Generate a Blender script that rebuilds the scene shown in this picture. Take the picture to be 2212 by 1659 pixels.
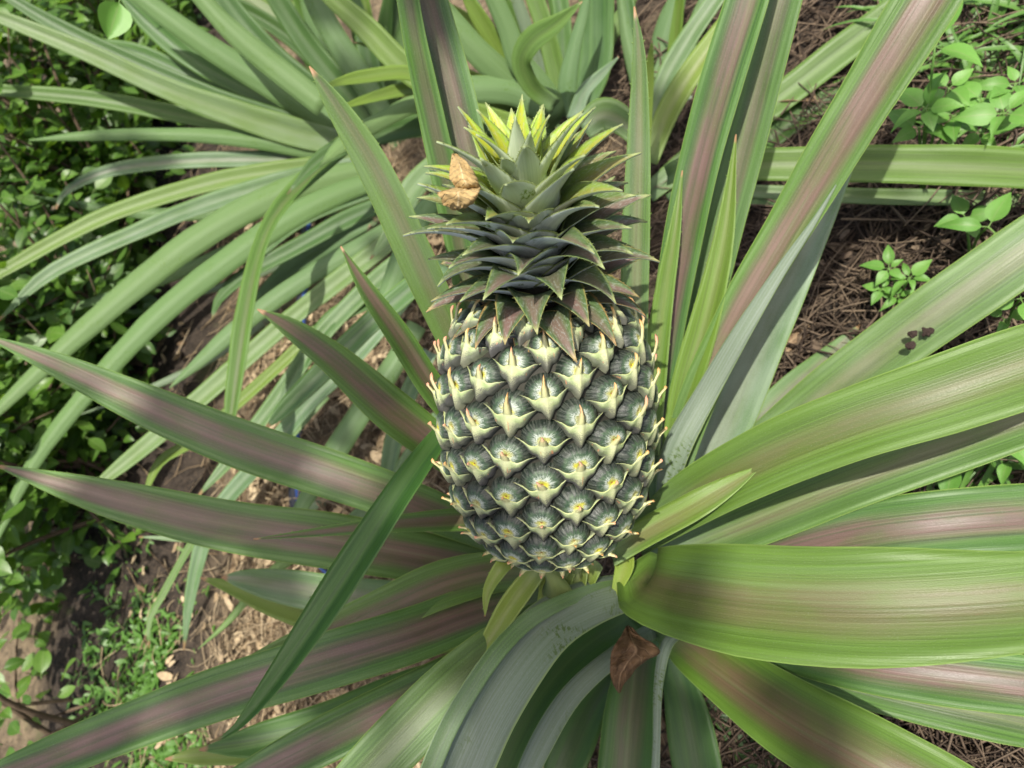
import bpy, bmesh, math, random
import numpy as np
from mathutils import Vector, Matrix
R_ = random.Random(7)
NR = np.random.RandomState(7)
for o in list(bpy.data.objects): bpy.data.objects.remove(o)
S = bpy.context.scene
COL = S.collection

# ------------------------------------------------------------------ camera, world, sun
F = 1494.0; CX = 1106.0; CY = 829.5          # lens in units of a 2212 px wide picture
H = 0.69                                      # camera height over the soil
n_ = Vector((0.69, 0.49, 1.18)).normalized()  # "down" seen from the camera (x right, y down, z ahead)
UP = -n_
EX = (Vector((1, 0, 0)) - UP * UP.x).normalized()
EY = UP.cross(EX)
def cw(v): return Vector((v.dot(EX), v.dot(EY), v.dot(UP)))     # camera direction -> world direction
CAMP = Vector((0, 0, H))
cam_d = bpy.data.cameras.new('camera'); cam = bpy.data.objects.new('camera', cam_d); COL.objects.link(cam)
cam_d.sensor_width = 36; cam_d.lens = 36 * F / 2212; cam_d.clip_start = 0.01; cam_d.clip_end = 500
xr, yd, zf = cw(Vector((1, 0, 0))), cw(Vector((0, 1, 0))), cw(Vector((0, 0, 1)))
m = Matrix((( xr.x, -yd.x, -zf.x), (xr.y, -yd.y, -zf.y), (xr.z, -yd.z, -zf.z))).to_4x4(); m.translation = CAMP
cam.matrix_world = m
cam_d.dof.use_dof = True; cam_d.dof.focus_distance = 0.335; cam_d.dof.aperture_fstop = 12
S.camera = cam
SUN = cw(Vector((-0.24, -0.27, -0.93)).normalized())            # from the scene towards the sun
w = bpy.data.worlds.new('World'); S.world = w; w.use_nodes = True
nt = w.node_tree; bg = nt.nodes['Background']
sky = nt.nodes.new('ShaderNodeTexSky'); sky.sky_type = 'NISHITA'; sky.sun_disc = False; sky.dust_density = 5.0; sky.ozone_density = 0.6; sky.air_density = 0.8
sky.sun_elevation = math.asin(SUN.z); sky.sun_rotation = math.atan2(SUN.x, SUN.y)
nt.links.new(sky.outputs[0], bg.inputs[0]); bg.inputs[1].default_value = 0.14
sd = bpy.data.lights.new('sun', 'SUN'); sd.energy = 4.4; sd.angle = math.radians(0.55); sd.color = (1, 0.95, 0.86)
so = bpy.data.objects.new('sun', sd); COL.objects.link(so); so.rotation_euler = (-SUN).to_track_quat('-Z', 'Y').to_euler()
so.location = (0, 0, 6)
S.view_settings.view_transform = 'Standard'; S.view_settings.look = 'None'
S.view_settings.exposure = 0.68; S.view_settings.gamma = 1; S.view_settings.use_curve_mapping = False

# ------------------------------------------------------------------ helpers
def W(px, py, d): return CAMP + cw(Vector(((px - CX) / F * d, (py - CY) / F * d, d)))
def G(px, py, z=0.0):
    r = cw(Vector(((px - CX) / F, (py - CY) / F, 1))); t = (z - H) / r.z
    return CAMP + r * t
def proj(p):
    v = p - CAMP; x, y, z = v.dot(xr), v.dot(yd), v.dot(zf)
    return (CX + F * x / z, CY + F * y / z, z) if z > 0.01 else (-9999, -9999, z)
def tag(o, label=None, cat=None, group=None, kind=None):
    if label: o['label'] = label
    if cat: o['category'] = cat
    if group: o['group'] = group
    if kind: o['kind'] = kind
    return o
def thing(name, loc, label, cat, group=None):
    o = bpy.data.objects.new(name, None); COL.objects.link(o); o.location = loc; o.empty_display_size = 0.02
    return tag(o, label, cat, group)
def mesh(name, verts, faces, mats, uvs=None, rel=None, fm=None, smooth=True):
    me = bpy.data.meshes.new(name); me.from_pydata([tuple(v) for v in verts], [], faces)
    for mt in (mats if isinstance(mats, (list, tuple)) else [mats]): me.materials.append(mt)
    if fm is not None: me.polygons.foreach_set('material_index', fm)
    me.polygons.foreach_set('use_smooth', [smooth] * len(me.polygons))
    li = np.empty(len(me.loops), dtype=np.int32); me.loops.foreach_get('vertex_index', li)
    for nm, arr in (('UVMap', uvs), ('rel', rel)):
        if arr is not None:
            l = me.uv_layers.new(name=nm); l.data.foreach_set('uv', np.asarray(arr, dtype=np.float32)[li].ravel())
    me.update(); return me
def link(name, me, parent=None, color=None, loc=None, mat=None):
    o = bpy.data.objects.new(name, me); COL.objects.link(o)
    if parent: o.parent = parent
    if mat is not None: o.matrix_local = mat
    elif loc is not None: o.location = loc
    if color: o.color = color
    return o
def origin(o):
    p = Vector((0, 0, 0))
    while o: p = p + o.location; o = o.parent
    return p

# ------------------------------------------------------------------ node shorthand
class N:
    def __init__(s, name):
        s.m = bpy.data.materials.new(name); s.m.use_nodes = True; s.t = s.m.node_tree; s.t.nodes.clear()
        s.out = s.n('ShaderNodeOutputMaterial')
    def n(s, typ, **kw):
        x = s.t.nodes.new(typ)
        for k, v in kw.items(): setattr(x, k, v)
        return x
    def put(s, v, sock):
        if isinstance(v, bpy.types.NodeSocket): s.t.links.new(v, sock)
        elif v is not None:
            if sock.type == 'RGBA' and len(v) == 3: v = (*v, 1)
            sock.default_value = v
    def math(s, op, a, b=None, c=None, clamp=False):
        x = s.n('ShaderNodeMath', operation=op, use_clamp=clamp)
        for i, v in enumerate((a, b, c)): s.put(v, x.inputs[i])
        return x.outputs[0]
    def add(s, a, b): return s.math('ADD', a, b)
    def mul(s, a, b): return s.math('MULTIPLY', a, b)
    def sub(s, a, b): return s.math('SUBTRACT', a, b)
    def abs(s, a): return s.math('ABSOLUTE', a)
    def ramp(s, v, a, b, lo=0.0, hi=1.0):
        x = s.n('ShaderNodeMapRange', interpolation_type='SMOOTHSTEP')
        for i, q in enumerate((v, a, b, lo, hi)): s.put(q, x.inputs[i])
        return x.outputs[0]
    def mix(s, f, a, b, mode='MIX'):
        x = s.n('ShaderNodeMix', data_type='RGBA', blend_type=mode)
        s.put(f, x.inputs[0]); s.put(a, x.inputs[6]); s.put(b, x.inputs[7]); return x.outputs[2]
    def noise(s, vec, scale, detail=3, rough=0.55):
        x = s.n('ShaderNodeTexNoise'); s.put(vec, x.inputs['Vector']); x.inputs['Scale'].default_value = scale
        x.inputs['Detail'].default_value = detail; x.inputs['Roughness'].default_value = rough; return x.outputs[0]
    def uv(s, name): return s.n('ShaderNodeUVMap', uv_map=name).outputs[0]
    def sep(s, v): x = s.n('ShaderNodeSeparateXYZ'); s.put(v, x.inputs[0]); return x.outputs
    def comb(s, a, b, c=0.0):
        x = s.n('ShaderNodeCombineXYZ')
        for i, v in enumerate((a, b, c)): s.put(v, x.inputs[i])
        return x.outputs[0]
    def info(s): return s.n('ShaderNodeObjectInfo').outputs
    def coord(s): return s.n('ShaderNodeTexCoord').outputs['Object']
    def pos(s): return s.n('ShaderNodeNewGeometry').outputs['Position']
    def bump(s, h, strength, dist):
        x = s.n('ShaderNodeBump'); s.put(h, x.inputs['Height']); x.inputs['Strength'].default_value = strength
        x.inputs['Distance'].default_value = dist; return x.outputs[0]
    def finish(s, col, rough=0.5, normal=None, spec=0.5, trans=0.0, tcol=None, coat=0.0):
        b = s.n('ShaderNodeBsdfPrincipled'); s.put(col, b.inputs['Base Color']); s.put(rough, b.inputs['Roughness'])
        b.inputs['Specular IOR Level'].default_value = spec
        if coat: b.inputs['Coat Weight'].default_value = coat; b.inputs['Coat Roughness'].default_value = 0.25
        if normal: s.put(normal, b.inputs['Normal'])
        res = b.outputs[0]
        if trans:
            tr = s.n('ShaderNodeBsdfTranslucent'); s.put(tcol if tcol is not None else col, tr.inputs[0])
            mx = s.n('ShaderNodeMixShader'); s.put(trans, mx.inputs[0])
            s.t.links.new(res, mx.inputs[1]); s.t.links.new(tr.outputs[0], mx.inputs[2]); res = mx.outputs[0]
        s.t.links.new(res, s.out.inputs[0]); return s.m

def leaf_top_mat():
    # object colour: red = purple streak, green = yellowing, blue = waxy bloom, alpha = lightness, lowered on the deepest leaves to paint in shade
    k = N('leaf_blade_upper'); inf = k.info(); rnd = inf['Random']; oc = k.sep(inf['Color'])
    uv = k.sep(k.uv('UVMap')); rel = k.sep(k.uv('rel')); t = rel[0]; s = k.sub(k.mul(rel[1], 2), 1)
    off = k.mul(rnd, 37.0)
    fine = k.noise(k.comb(k.add(k.mul(uv[0], 7), off), k.mul(uv[1], 900)), 1, 2)
    mid = k.noise(k.comb(k.add(k.mul(uv[0], 3), off), k.mul(uv[1], 190)), 1, 2)
    wide = k.noise(k.comb(k.add(k.mul(uv[0], 5), off), k.mul(uv[1], 60)), 1, 2)
    speck = k.noise(k.comb(k.add(k.mul(uv[0], 900), off), k.mul(uv[1], 1500)), 1, 2, .7)
    blot = k.noise(k.comb(k.add(k.mul(uv[0], 22), off), k.mul(uv[1], 55)), 1, 3)
    g = k.mix(k.ramp(k.add(k.mul(fine, .6), k.mul(mid, .4)), .36, .64), (.016, .062, .004), (.058, .152, .012))
    g = k.mix(k.mul(k.ramp(band, .52, .66), .35), g, (.026, .075, .014)) if False else g
    g = k.mix(k.mul(k.ramp(k.abs(s), .45, .95), .45), g, (.066, .165, .014))
    g = k.mix(oc[1], g, (.22, .29, .022))
    sj = k.abs(k.add(s, k.mul(k.sub(wide, .5), .55)))
    pm = k.mul(k.ramp(sj, k.add(.40, k.mul(oc[0], .30)), k.mul(oc[0], .28)), k.ramp(t, .02, .2))
    pm = k.mul(pm, k.ramp(blot, .25, .6, .45, 1))
    pm = k.math('MULTIPLY', pm, oc[0], clamp=True)
    band = k.noise(k.comb(k.add(k.mul(uv[0], 1.2), off), k.mul(uv[1], 330)), 1, 2)
    pc = k.mix(k.ramp(k.add(k.mul(band, .6), k.mul(mid, .4)), .30, .68), (.066, .022, .023), (.158, .070, .069))
    pc = k.mix(k.math('MULTIPLY', oc[1], 2.2, clamp=True), pc, k.mix(band, (.085, .055, .016), (.200, .155, .060)))
    pm = k.mul(pm, k.ramp(k.add(k.mul(band, .5), k.mul(fine, .5)), .30, .50, .55, 1))
    col = k.mix(pm, g, pc)
    # pale strips running the length of the blade
    ps = k.mul(k.ramp(mid, .56, .74), .20)
    col = k.mix(ps, col, (.20, .30, .12))
    bl = k.mul(k.add(oc[2], k.ramp(t, .22, 0, 0, .3)), k.ramp(k.add(k.mul(blot, .6), k.mul(speck, .4)), .3, .65, .35, 1))
    col = k.mix(k.math('MINIMUM', bl, .85), col, (.27, .345, .25))
    col = k.mix(k.mul(k.ramp(speck, .58, .74), .16), col, (.36, .42, .30))
    col = k.mix(k.ramp(k.abs(s), .96, .99), col, (.18, .28, .06))
    scr = k.noise(k.comb(k.add(k.mul(uv[0], 60), off), k.mul(uv[1], 160)), 1, 4, .7)
    col = k.mix(k.mul(k.ramp(scr, .70, .75), .8), col, (.17, .115, .06))
    dry = k.ramp(k.add(t, k.mul(k.sub(blot, .5), .04)), .972, .988)
    col = k.mix(dry, col, (.30, .18, .09))
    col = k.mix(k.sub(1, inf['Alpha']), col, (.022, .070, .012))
    nb = k.bump(k.add(k.add(k.mul(fine, .6), k.mul(band, .6)), k.mul(speck, .25)), .55, .0007)
    ro = k.sub(k.ramp(k.add(k.mul(speck, .5), k.mul(mid, .5)), .3, .7, .40, .58), k.mul(pm, .06))
    return k.finish(col, ro, nb, .40, .20, k.mix(.55, col, (.22, .40, .02)))
def leaf_under_mat():
    k = N('leaf_blade_underside'); inf = k.info(); rnd = inf['Random']; oc = k.sep(inf['Color'])
    uv = k.sep(k.uv('UVMap')); rel = k.sep(k.uv('rel')); s = k.sub(k.mul(rel[1], 2), 1); t = rel[0]
    off = k.mul(rnd, 31.0)
    fine = k.noise(k.comb(k.add(k.mul(uv[0], 9), off), k.mul(uv[1], 1100)), 1, 2)
    blot = k.noise(k.comb(k.add(k.mul(uv[0], 14), off), k.mul(uv[1], 60)), 1, 3)
    speck = k.noise(k.comb(k.add(k.mul(uv[0], 500), off), k.mul(uv[1], 1300)), 1, 3, .7)
    scr = k.noise(k.comb(k.add(k.mul(uv[0], 420), off), k.add(k.mul(uv[1], 260), k.mul(uv[0], 150))), 1, 3, .6)
    area = k.noise(k.comb(k.add(k.mul(uv[0], 16), off), k.mul(uv[1], 28)), 1, 2)
    col = k.mix(k.ramp(fine, .3, .7), (.140, .185, .130), (.215, .260, .200))
    col = k.mix(k.mul(k.ramp(blot, .4, .7), .30), col, (.165, .235, .130))
    col = k.mix(k.mul(k.ramp(speck, .5, .7), .25), col, (.34, .38, .32))
    col = k.mix(k.mul(k.mul(k.ramp(scr, .53, .58), k.ramp(area, .54, .62)), .9), col, (.075, .115, .035))
    col = k.mix(k.mul(oc[1], .7), col, (.38, .42, .08))
    col = k.mix(k.ramp(k.abs(s), .93, .98), col, (.28, .38, .15))
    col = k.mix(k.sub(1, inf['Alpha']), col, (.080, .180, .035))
    nb = k.bump(k.add(fine, k.mul(speck, .4)), .25, .0006)
    return k.finish(col, .55, nb, .28, .28, k.mix(.7, col, (.30, .56, .02)))
LT, LU = leaf_top_mat(), leaf_under_mat()

def catmull(P, n):
    P = np.asarray(P, float); q = np.vstack([2 * P[0] - P[1], P, 2 * P[-1] - P[-2]]); out = []
    seg = len(P) - 1
    ln = np.linalg.norm(np.diff(P[:, :3], axis=0), axis=1); cu = np.concatenate([[0], np.cumsum(ln)]); cu /= cu[-1]
    for u in np.linspace(0, 1, n):
        i = min(np.searchsorted(cu, u, side='right') - 1, seg - 1); i = max(i, 0)
        t = (u - cu[i]) / max(cu[i + 1] - cu[i], 1e-9)
        a, b, c, d = q[i], q[i + 1], q[i + 2], q[i + 3]
        out.append(.5 * (2 * b + (c - a) * t + (2 * a - 5 * b + 4 * c - d) * t * t + (3 * b - a - 3 * c + d) * t ** 3))
    return np.array(out)

def blade(name, P, hw, Nn, mats, chan=.3, chanp=1.6, thick=.0007, m=9, spine=(1.0, 1.0), spine_len=.0009, spine_step=.009, wave=0.0, base=Vector((0, 0, 0)), twist=None):
    """one leaf: centre line P, half widths hw, normals Nn -> closed thin solid, upper side / underside"""
    n = len(P); V = []; U = []; Rl = []; Fc = []; FM = []
    T = np.gradient(P, axis=0); T /= np.linalg.norm(T, axis=1)[:, None]
    Sd = np.cross(Nn, T); Sd /= np.linalg.norm(Sd, axis=1)[:, None]
    N3 = np.cross(T, Sd)
    L = np.concatenate([[0], np.cumsum(np.linalg.norm(np.diff(P, axis=0), axis=1))])
    ss = np.linspace(-1, 1, m); ph = R_.random() * 6
    b = np.array(base)
    for side in (0, 1):
        for i in range(n):
            for s in ss:
                h = hw[i]; wv = wave * h * math.sin(L[i] * 70 + ph + s) * abs(s) ** 2
                p = P[i] + Sd[i] * h * s + N3[i] * (h * chan * (abs(s) ** chanp - .3) + wv)
                if side: p = p - N3[i] * thick * (1 - .75 * s * s)
                V.append(p - b); U.append((L[i], h * s)); Rl.append((L[i] / L[-1], s * .5 + .5))
    k = n * m
    for i in range(n - 1):
        for j in range(m - 1):
            a = i * m + j
            Fc.append((a, a + 1, a + m + 1, a + m)); FM.append(0)
            Fc.append((k + a, k + a + m, k + a + m + 1, k + a + 1)); FM.append(1)
        for j, fl in ((0, 0), (m - 1, 1)):
            a = i * m + j; q = (a, a + m, k + a + m, k + a)
            Fc.append(q if not fl else q[::-1]); FM.append(0)
    for i, fl in ((0, 0), (n - 1, 1)):
        for j in range(m - 1):
            a = i * m + j; q = (a + 1, a, k + a, k + a + 1); Fc.append(q if not fl else q[::-1]); FM.append(0)
    if spine[0] < 1:
        x = spine[0] * L[-1]
        while x < L[-1] * min(spine[1], .985):
            i = min(int(np.searchsorted(L, x)), n - 2); i = max(i - 1, 0); f = (x - L[i]) / max(L[i + 1] - L[i], 1e-9)
            for s in (-1, 1):
                lerp = lambda A: A[i] * (1 - f) + A[i + 1] * f
                h = lerp(hw); e = lerp(P) + lerp(Sd) * h * s + lerp(N3) * h * chan * .7
                ln = spine_len * R_.uniform(.6, 1.2)
                q0 = e - lerp(T) * ln * .5; q1 = e + lerp(T) * ln * .5; q2 = e + lerp(Sd) * s * ln + lerp(T) * ln * .9
                c = len(V); V += [q0 - b, q1 - b, q2 - b, (q0 + q1) / 2 - lerp(N3) * ln * .35 - b]
                U += [(x, h * s)] * 4; Rl += [(min(x / L[-1], .9), s * .49 + .5)] * 4
                Fc += [(c, c + 1, c + 2), (c, c + 3, c + 1), (c, c + 2, c + 3), (c + 1, c + 3, c + 2)]; FM += [0] * 4
            x += spine_step * R_.uniform(.7, 1.3)
    return mesh(name, V, Fc, mats, U, Rl, FM)

def leaf(parent, pts, roll=0.0, chan=.28, col=(.6, 0, .1, 1), flip=False, n=34, m=9, spine=(1, 1), chanp=1.6, up=.45, mats=None, wave=.07, name='leaf'):
    """pts: (x, y in the 2212 px frame, metres from the camera, apparent width px), listed from base to tip"""
    base = origin(parent)
    Q = catmull([(*W(a, b, d), wd * d / F / 2) for a, b, d, wd in pts], n)
    P = Q[:, :3]; hw = np.maximum(Q[:, 3], .0004)
    T = np.gradient(P, axis=0); T /= np.linalg.norm(T, axis=1)[:, None]
    Nn = []
    for i in range(n):
        v = Vector(Vector(CAMP) - Vector(P[i])).normalized(); t = Vector(T[i])
        h = v * (1 - up) + Vector((0, 0, 1)) * up
        h = (h - t * h.dot(t)).normalized()
        r = roll if not isinstance(roll, (tuple, list)) else roll[0] + (roll[1] - roll[0]) * i / (n - 1)
        h = Matrix.Rotation(math.radians(r), 3, t) @ h
        sd = h.cross(t); c = math.sqrt(max(1 - sd.dot(v) ** 2, .15)); hw[i] /= c
        Nn.append(h)
    Nn = np.array(Nn)
    if flip: Nn = -Nn
    me = blade(name, P, hw, Nn, mats or [LT, LU], chan, chanp, m=m, spine=spine, base=base, wave=wave)
    return link(name, me, parent, col)

# ------------------------------------------------------------------ ground
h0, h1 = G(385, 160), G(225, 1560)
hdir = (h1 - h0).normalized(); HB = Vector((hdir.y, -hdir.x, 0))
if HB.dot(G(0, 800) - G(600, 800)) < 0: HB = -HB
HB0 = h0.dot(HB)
def soil_mat():
    k = N('soil'); p = k.pos()
    a = k.noise(p, 9, 4); b = k.noise(p, 70, 4, .65); c = k.noise(p, 420, 3, .7)
    sx = k.sep(p)
    # drier, paler earth on the far (path) side of the bed
    col = k.mix(k.ramp(b, .3, .7), (.013, .011, .009), (.042, .033, .026))
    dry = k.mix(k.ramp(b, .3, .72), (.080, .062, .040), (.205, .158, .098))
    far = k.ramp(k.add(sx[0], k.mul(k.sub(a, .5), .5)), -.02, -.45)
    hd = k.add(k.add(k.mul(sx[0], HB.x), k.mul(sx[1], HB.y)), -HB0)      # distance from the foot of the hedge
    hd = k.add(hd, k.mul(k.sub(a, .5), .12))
    hedge_shade = k.mul(k.ramp(hd, -.30, -.14), k.ramp(hd, .22, .12))            # shade of the hedge painted into the soil colour
    far = k.mul(far, k.sub(1, hedge_shade))
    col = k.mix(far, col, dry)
    col = k.mix(k.mul(k.ramp(c, .5, .75), .5), col, (.24, .17, .11))
    col = k.mix(k.mul(k.ramp(a, .60, .72), .35), col, (.075, .10, .03))
    return k.finish(col, .95, k.bump(k.add(k.mul(b, .7), k.mul(c, .3)), .9, .01), .2)
gx = np.concatenate([[-80, -20, -6], np.linspace(-3.2, 1.6, 150), [4, 20, 80]])
gy = np.concatenate([[-80, -20, -6], np.linspace(-1.6, 3.2, 150), [6, 20, 80]])
from mathutils import noise as mn
def gz(x, y): return (mn.noise(Vector((x * 5, y * 5, 3.1))) * .012 + mn.noise(Vector((x * 21, y * 21, 7.7))) * .006) if abs(x) < 3.4 and abs(y) < 3.4 else 0
V = [(x, y, gz(x, y)) for y in gy for x in gx]; nx = len(gx)
Fq = [(j * nx + i, j * nx + i + 1, (j + 1) * nx + i + 1, (j + 1) * nx + i) for j in range(len(gy) - 1) for i in range(nx - 1)]
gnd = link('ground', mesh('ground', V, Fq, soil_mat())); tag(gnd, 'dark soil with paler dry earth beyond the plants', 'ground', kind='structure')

# random points of ground that the view can reach
def ground_pts(cnt, box, rng=NR):
    out = []
    x0, y0, x1, y1 = box
    while len(out) < cnt:
        g = G(rng.uniform(x0, x1), rng.uniform(y0, y1))
        hd = g.dot(HB) - HB0
        if -.24 < hd < .16 and rng.random_sample() < .85: continue  # litter thinned along the hedge so the painted shade shows
        if abs(g.x) < 4 and abs(g.y) < 4: out.append((g.x, g.y, gz(g.x, g.y)))
    return out
def litter_mat(name, cols, trans=.1):
    k = N(name); a = k.n('ShaderNodeAttribute', attribute_name='tint').outputs['Fac']
    cr = k.n('ShaderNodeValToRGB'); k.put(a, cr.inputs[0]); e = cr.color_ramp.elements
    e[0].color = (*cols[0], 1); e[1].color = (*cols[-1], 1)
    for i, c in enumerate(cols[1:-1]): x = e.new((i + 1) / (len(cols) - 1)); x.color = (*c, 1)
    nz = k.noise(k.pos(), 300, 3)
    col = k.mix(k.ramp(nz, .3, .7, 0, .45), cr.outputs[0], (.06, .04, .025))
    return k.finish(col, .8, k.bump(nz, .3, .001), .25, trans, cr.outputs[0])
def strands(name, spots, lmin, lmax, rad, mat, lift, label, cat):
    V = []; Fc = []; A = []
    for (x, y, z) in spots:
        a = R_.uniform(0, 6.283); L = R_.uniform(lmin, lmax); cv = R_.uniform(-1.2, 1.2); r = rad * R_.uniform(.6, 1.5)
        zz = z + R_.uniform(.001, lift); tl = R_.uniform(-.25, .25); tint = R_.random(); c0 = len(V); px, py = x, y
        for i in range(5):
            f = i / 4; aa = a + cv * (f - .5)
            px += math.cos(aa) * L / 4; py += math.sin(aa) * L / 4
            pz = max(zz + (f - .5) * L * tl, z + .001) + math.sin(f * 3.14) * .004 * abs(cv)
            rr = r * (1 - .6 * f)
            nx_, ny_ = -math.sin(aa), math.cos(aa)
            V += [(px + nx_ * rr, py + ny_ * rr, pz), (px - nx_ * rr, py - ny_ * rr, pz), (px, py, pz + rr * 1.2)]; A += [tint] * 3
            if i:
                b = c0 + (i - 1) * 3
                for q in range(3): Fc.append((b + q, b + (q + 1) % 3, b + 3 + (q + 1) % 3, b + 3 + q))
    me = mesh(name, V, Fc, mat); at = me.attributes.new('tint', 'FLOAT', 'POINT'); at.data.foreach_set('value', A)
    o = link(name, me); return tag(o, label, cat, kind='stuff')
def flakes(name, spots, smin, smax, mat, lift, label, cat, asp=.5):
    V = []; Fc = []; A = []
    for (x, y, z) in spots:
        a = R_.uniform(0, 6.283); L = R_.uniform(smin, smax); wd = L * asp * R_.uniform(.6, 1.2); tint = R_.random(); c0 = len(V)
        M = Matrix.Rotation(a, 3, 'Z') @ Matrix.Rotation(R_.uniform(-.6, .6), 3, 'X') @ Matrix.Rotation(R_.uniform(-.5, .5), 3, 'Y')
        cu = R_.uniform(-.6, .9)
        for i in range(5):
            f = i / 4; h = wd * (math.sin(math.pi * min(f * .9 + .08, 1)) ** .7) * .5 + .0003
            for s in (-1, 0, 1):
                p = M @ Vector(((f - .5) * L, s * h, cu * L * ((f - .5) ** 2) * 1.2 + abs(s) * h * .5 * cu + R_.uniform(-.04, .04) * L))
                V.append((x + p.x, y + p.y, max(z + p.z + R_.uniform(.001, .003) + lift * tint, z + .0005))); A.append(tint)
            if i:
                b = c0 + (i - 1) * 3
                for q in (0, 1): Fc.append((b + q, b + q + 1, b + 3 + q + 1, b + 3 + q))
    me = mesh(name, V, Fc, mat); at = me.attributes.new('tint', 'FLOAT', 'POINT'); at.data.foreach_set('value', A)
    o = link(name, me); return tag(o, label, cat, kind='stuff')
straw_m = litter_mat('dry_straw', [(.040, .028, .020), (.105, .076, .052), (.22, .165, .11), (.065, .046, .033)])
mulch_m = litter_mat('dry_mulch', [(.15, .10, .055), (.36, .27, .155), (.50, .40, .25), (.24, .18, .105)])
strands('straw', ground_pts(4200, (1250, -150, 2400, 1800)), .03, .15, .0011, straw_m, .022, 'tangled brown dry straw on the dark soil between plants', 'straw')
strands('dry_grass', ground_pts(6500, (250, 250, 1300, 1800)), .02, .10, .0009, mulch_m, .012, 'pale shredded dry grass on the sunlit earth by the hedge', 'dry grass')
flakes('leaf_litter', ground_pts(2300, (230, 450, 1250, 1800)), .006, .026, mulch_m, .012, 'tan dry leaf fragments heaped on the earth below the left leaves', 'leaf litter')
flakes('dark_litter', ground_pts(600, (1300, -100, 2400, 1800)), .006, .024, straw_m, .01, 'brown broken dead leaves among straw on dark soil', 'leaf litter')

# ------------------------------------------------------------------ the pineapple
AX = cw(Vector((-.05, -.91, -.41)).normalized())
MID = W(1181, 924, .372)
LF = .146; RM = .0532
RT = Vector((0, 0, 1)).cross(AX)
toc = (CAMP - MID); front = (toc - AX * toc.dot(AX)).normalized(); right = front.cross(AX) * -1
if right.dot(xr) < 0: right = -right
FB = MID - AX * LF * .5
zs = np.array([0, .03, .08, .16, .28, .42, .56, .70, .82, .91, .97, 1.0]); rs = np.array([.30, .52, .70, .84, .945, 1, 1.005, .975, .90, .78, .62, .42])
def rad(f): return float(np.interp(f, zs, rs)) * RM
_f = np.linspace(0, 1, 400); _r = np.array([rad(x) for x in _f]); _r = np.convolve(np.pad(_r, 12, mode='edge'), np.ones(25) / 25, 'valid')
_z = _f * LF; _s = np.concatenate([[0], np.cumsum(np.hypot(np.diff(_z), np.diff(_r)))])
def prof(s): return float(np.interp(s, _s, _z)), float(np.interp(s, _s, _r))
pine = thing('pineapple', G(1385, 1270), 'ripening pineapple with grey green eyes and leafy crown leaning over the rosette', 'pineapple')
PB = origin(pine)
AC = (cw(Vector((-.16, -.74, -.66)).normalized())).normalized()   # the crown nods towards the viewer
def rp(z, r, a): return FB + AX * z + (front * math.cos(a) + right * math.sin(a)) * r

def eye_mat():
    k = N('eye_skin'); rel = k.sep(k.uv('rel')); rnd = k.info()['Random']
    x, y = k.sub(k.mul(rel[0], 2), 1), k.sub(k.mul(rel[1], 2), 1)
    r = k.math('SQRT', k.add(k.mul(x, x), k.mul(y, y))); an = k.math('ARCTAN2', y, x)
    off = k.mul(rnd, 50)
    p = k.comb(k.add(k.mul(x, 1), off), y, off)
    n1 = k.noise(p, 3.2, 3); n2 = k.noise(p, 15, 3, .75)
    rays = k.noise(k.comb(k.mul(an, 9), k.mul(r, 1.2), off), 1, 2)
    col = k.mix(k.ramp(n1, .3, .7), (.022, .046, .024), (.058, .095, .048))
    rr = k.add(r, k.mul(k.sub(rays, .5), .5))
    bloom = k.mul(k.ramp(rr, .62, .30), k.ramp(k.add(k.mul(n2, .7), k.mul(n1, .3)), .38, .56))
    col = k.mix(k.mul(bloom, .85), col, (.42, .46, .40))
    rim = k.ramp(rr, .60, .80)
    rimc = k.mix(k.ramp(rays, .42, .62), (.009, .014, .010), (.046, .054, .042))
    col = k.mix(rim, col, rimc)
    col = k.mix(k.mul(k.ramp(n2, .55, .72), .20), col, (.36, .38, .35))
    col = k.mix(k.mul(k.ramp(k.add(r, k.mul(k.sub(n1, .5), .5)), .40, .09), k.ramp(rnd, 0, 1, .35, .95)), col, (.50, .47, .035))
    col = k.mix(k.ramp(r, .07, .03), col, (.24, .09, .03))
    return k.finish(col, k.ramp(n2, .3, .7, .28, .50), k.bump(n2, .3, .0008), .30)
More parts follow.
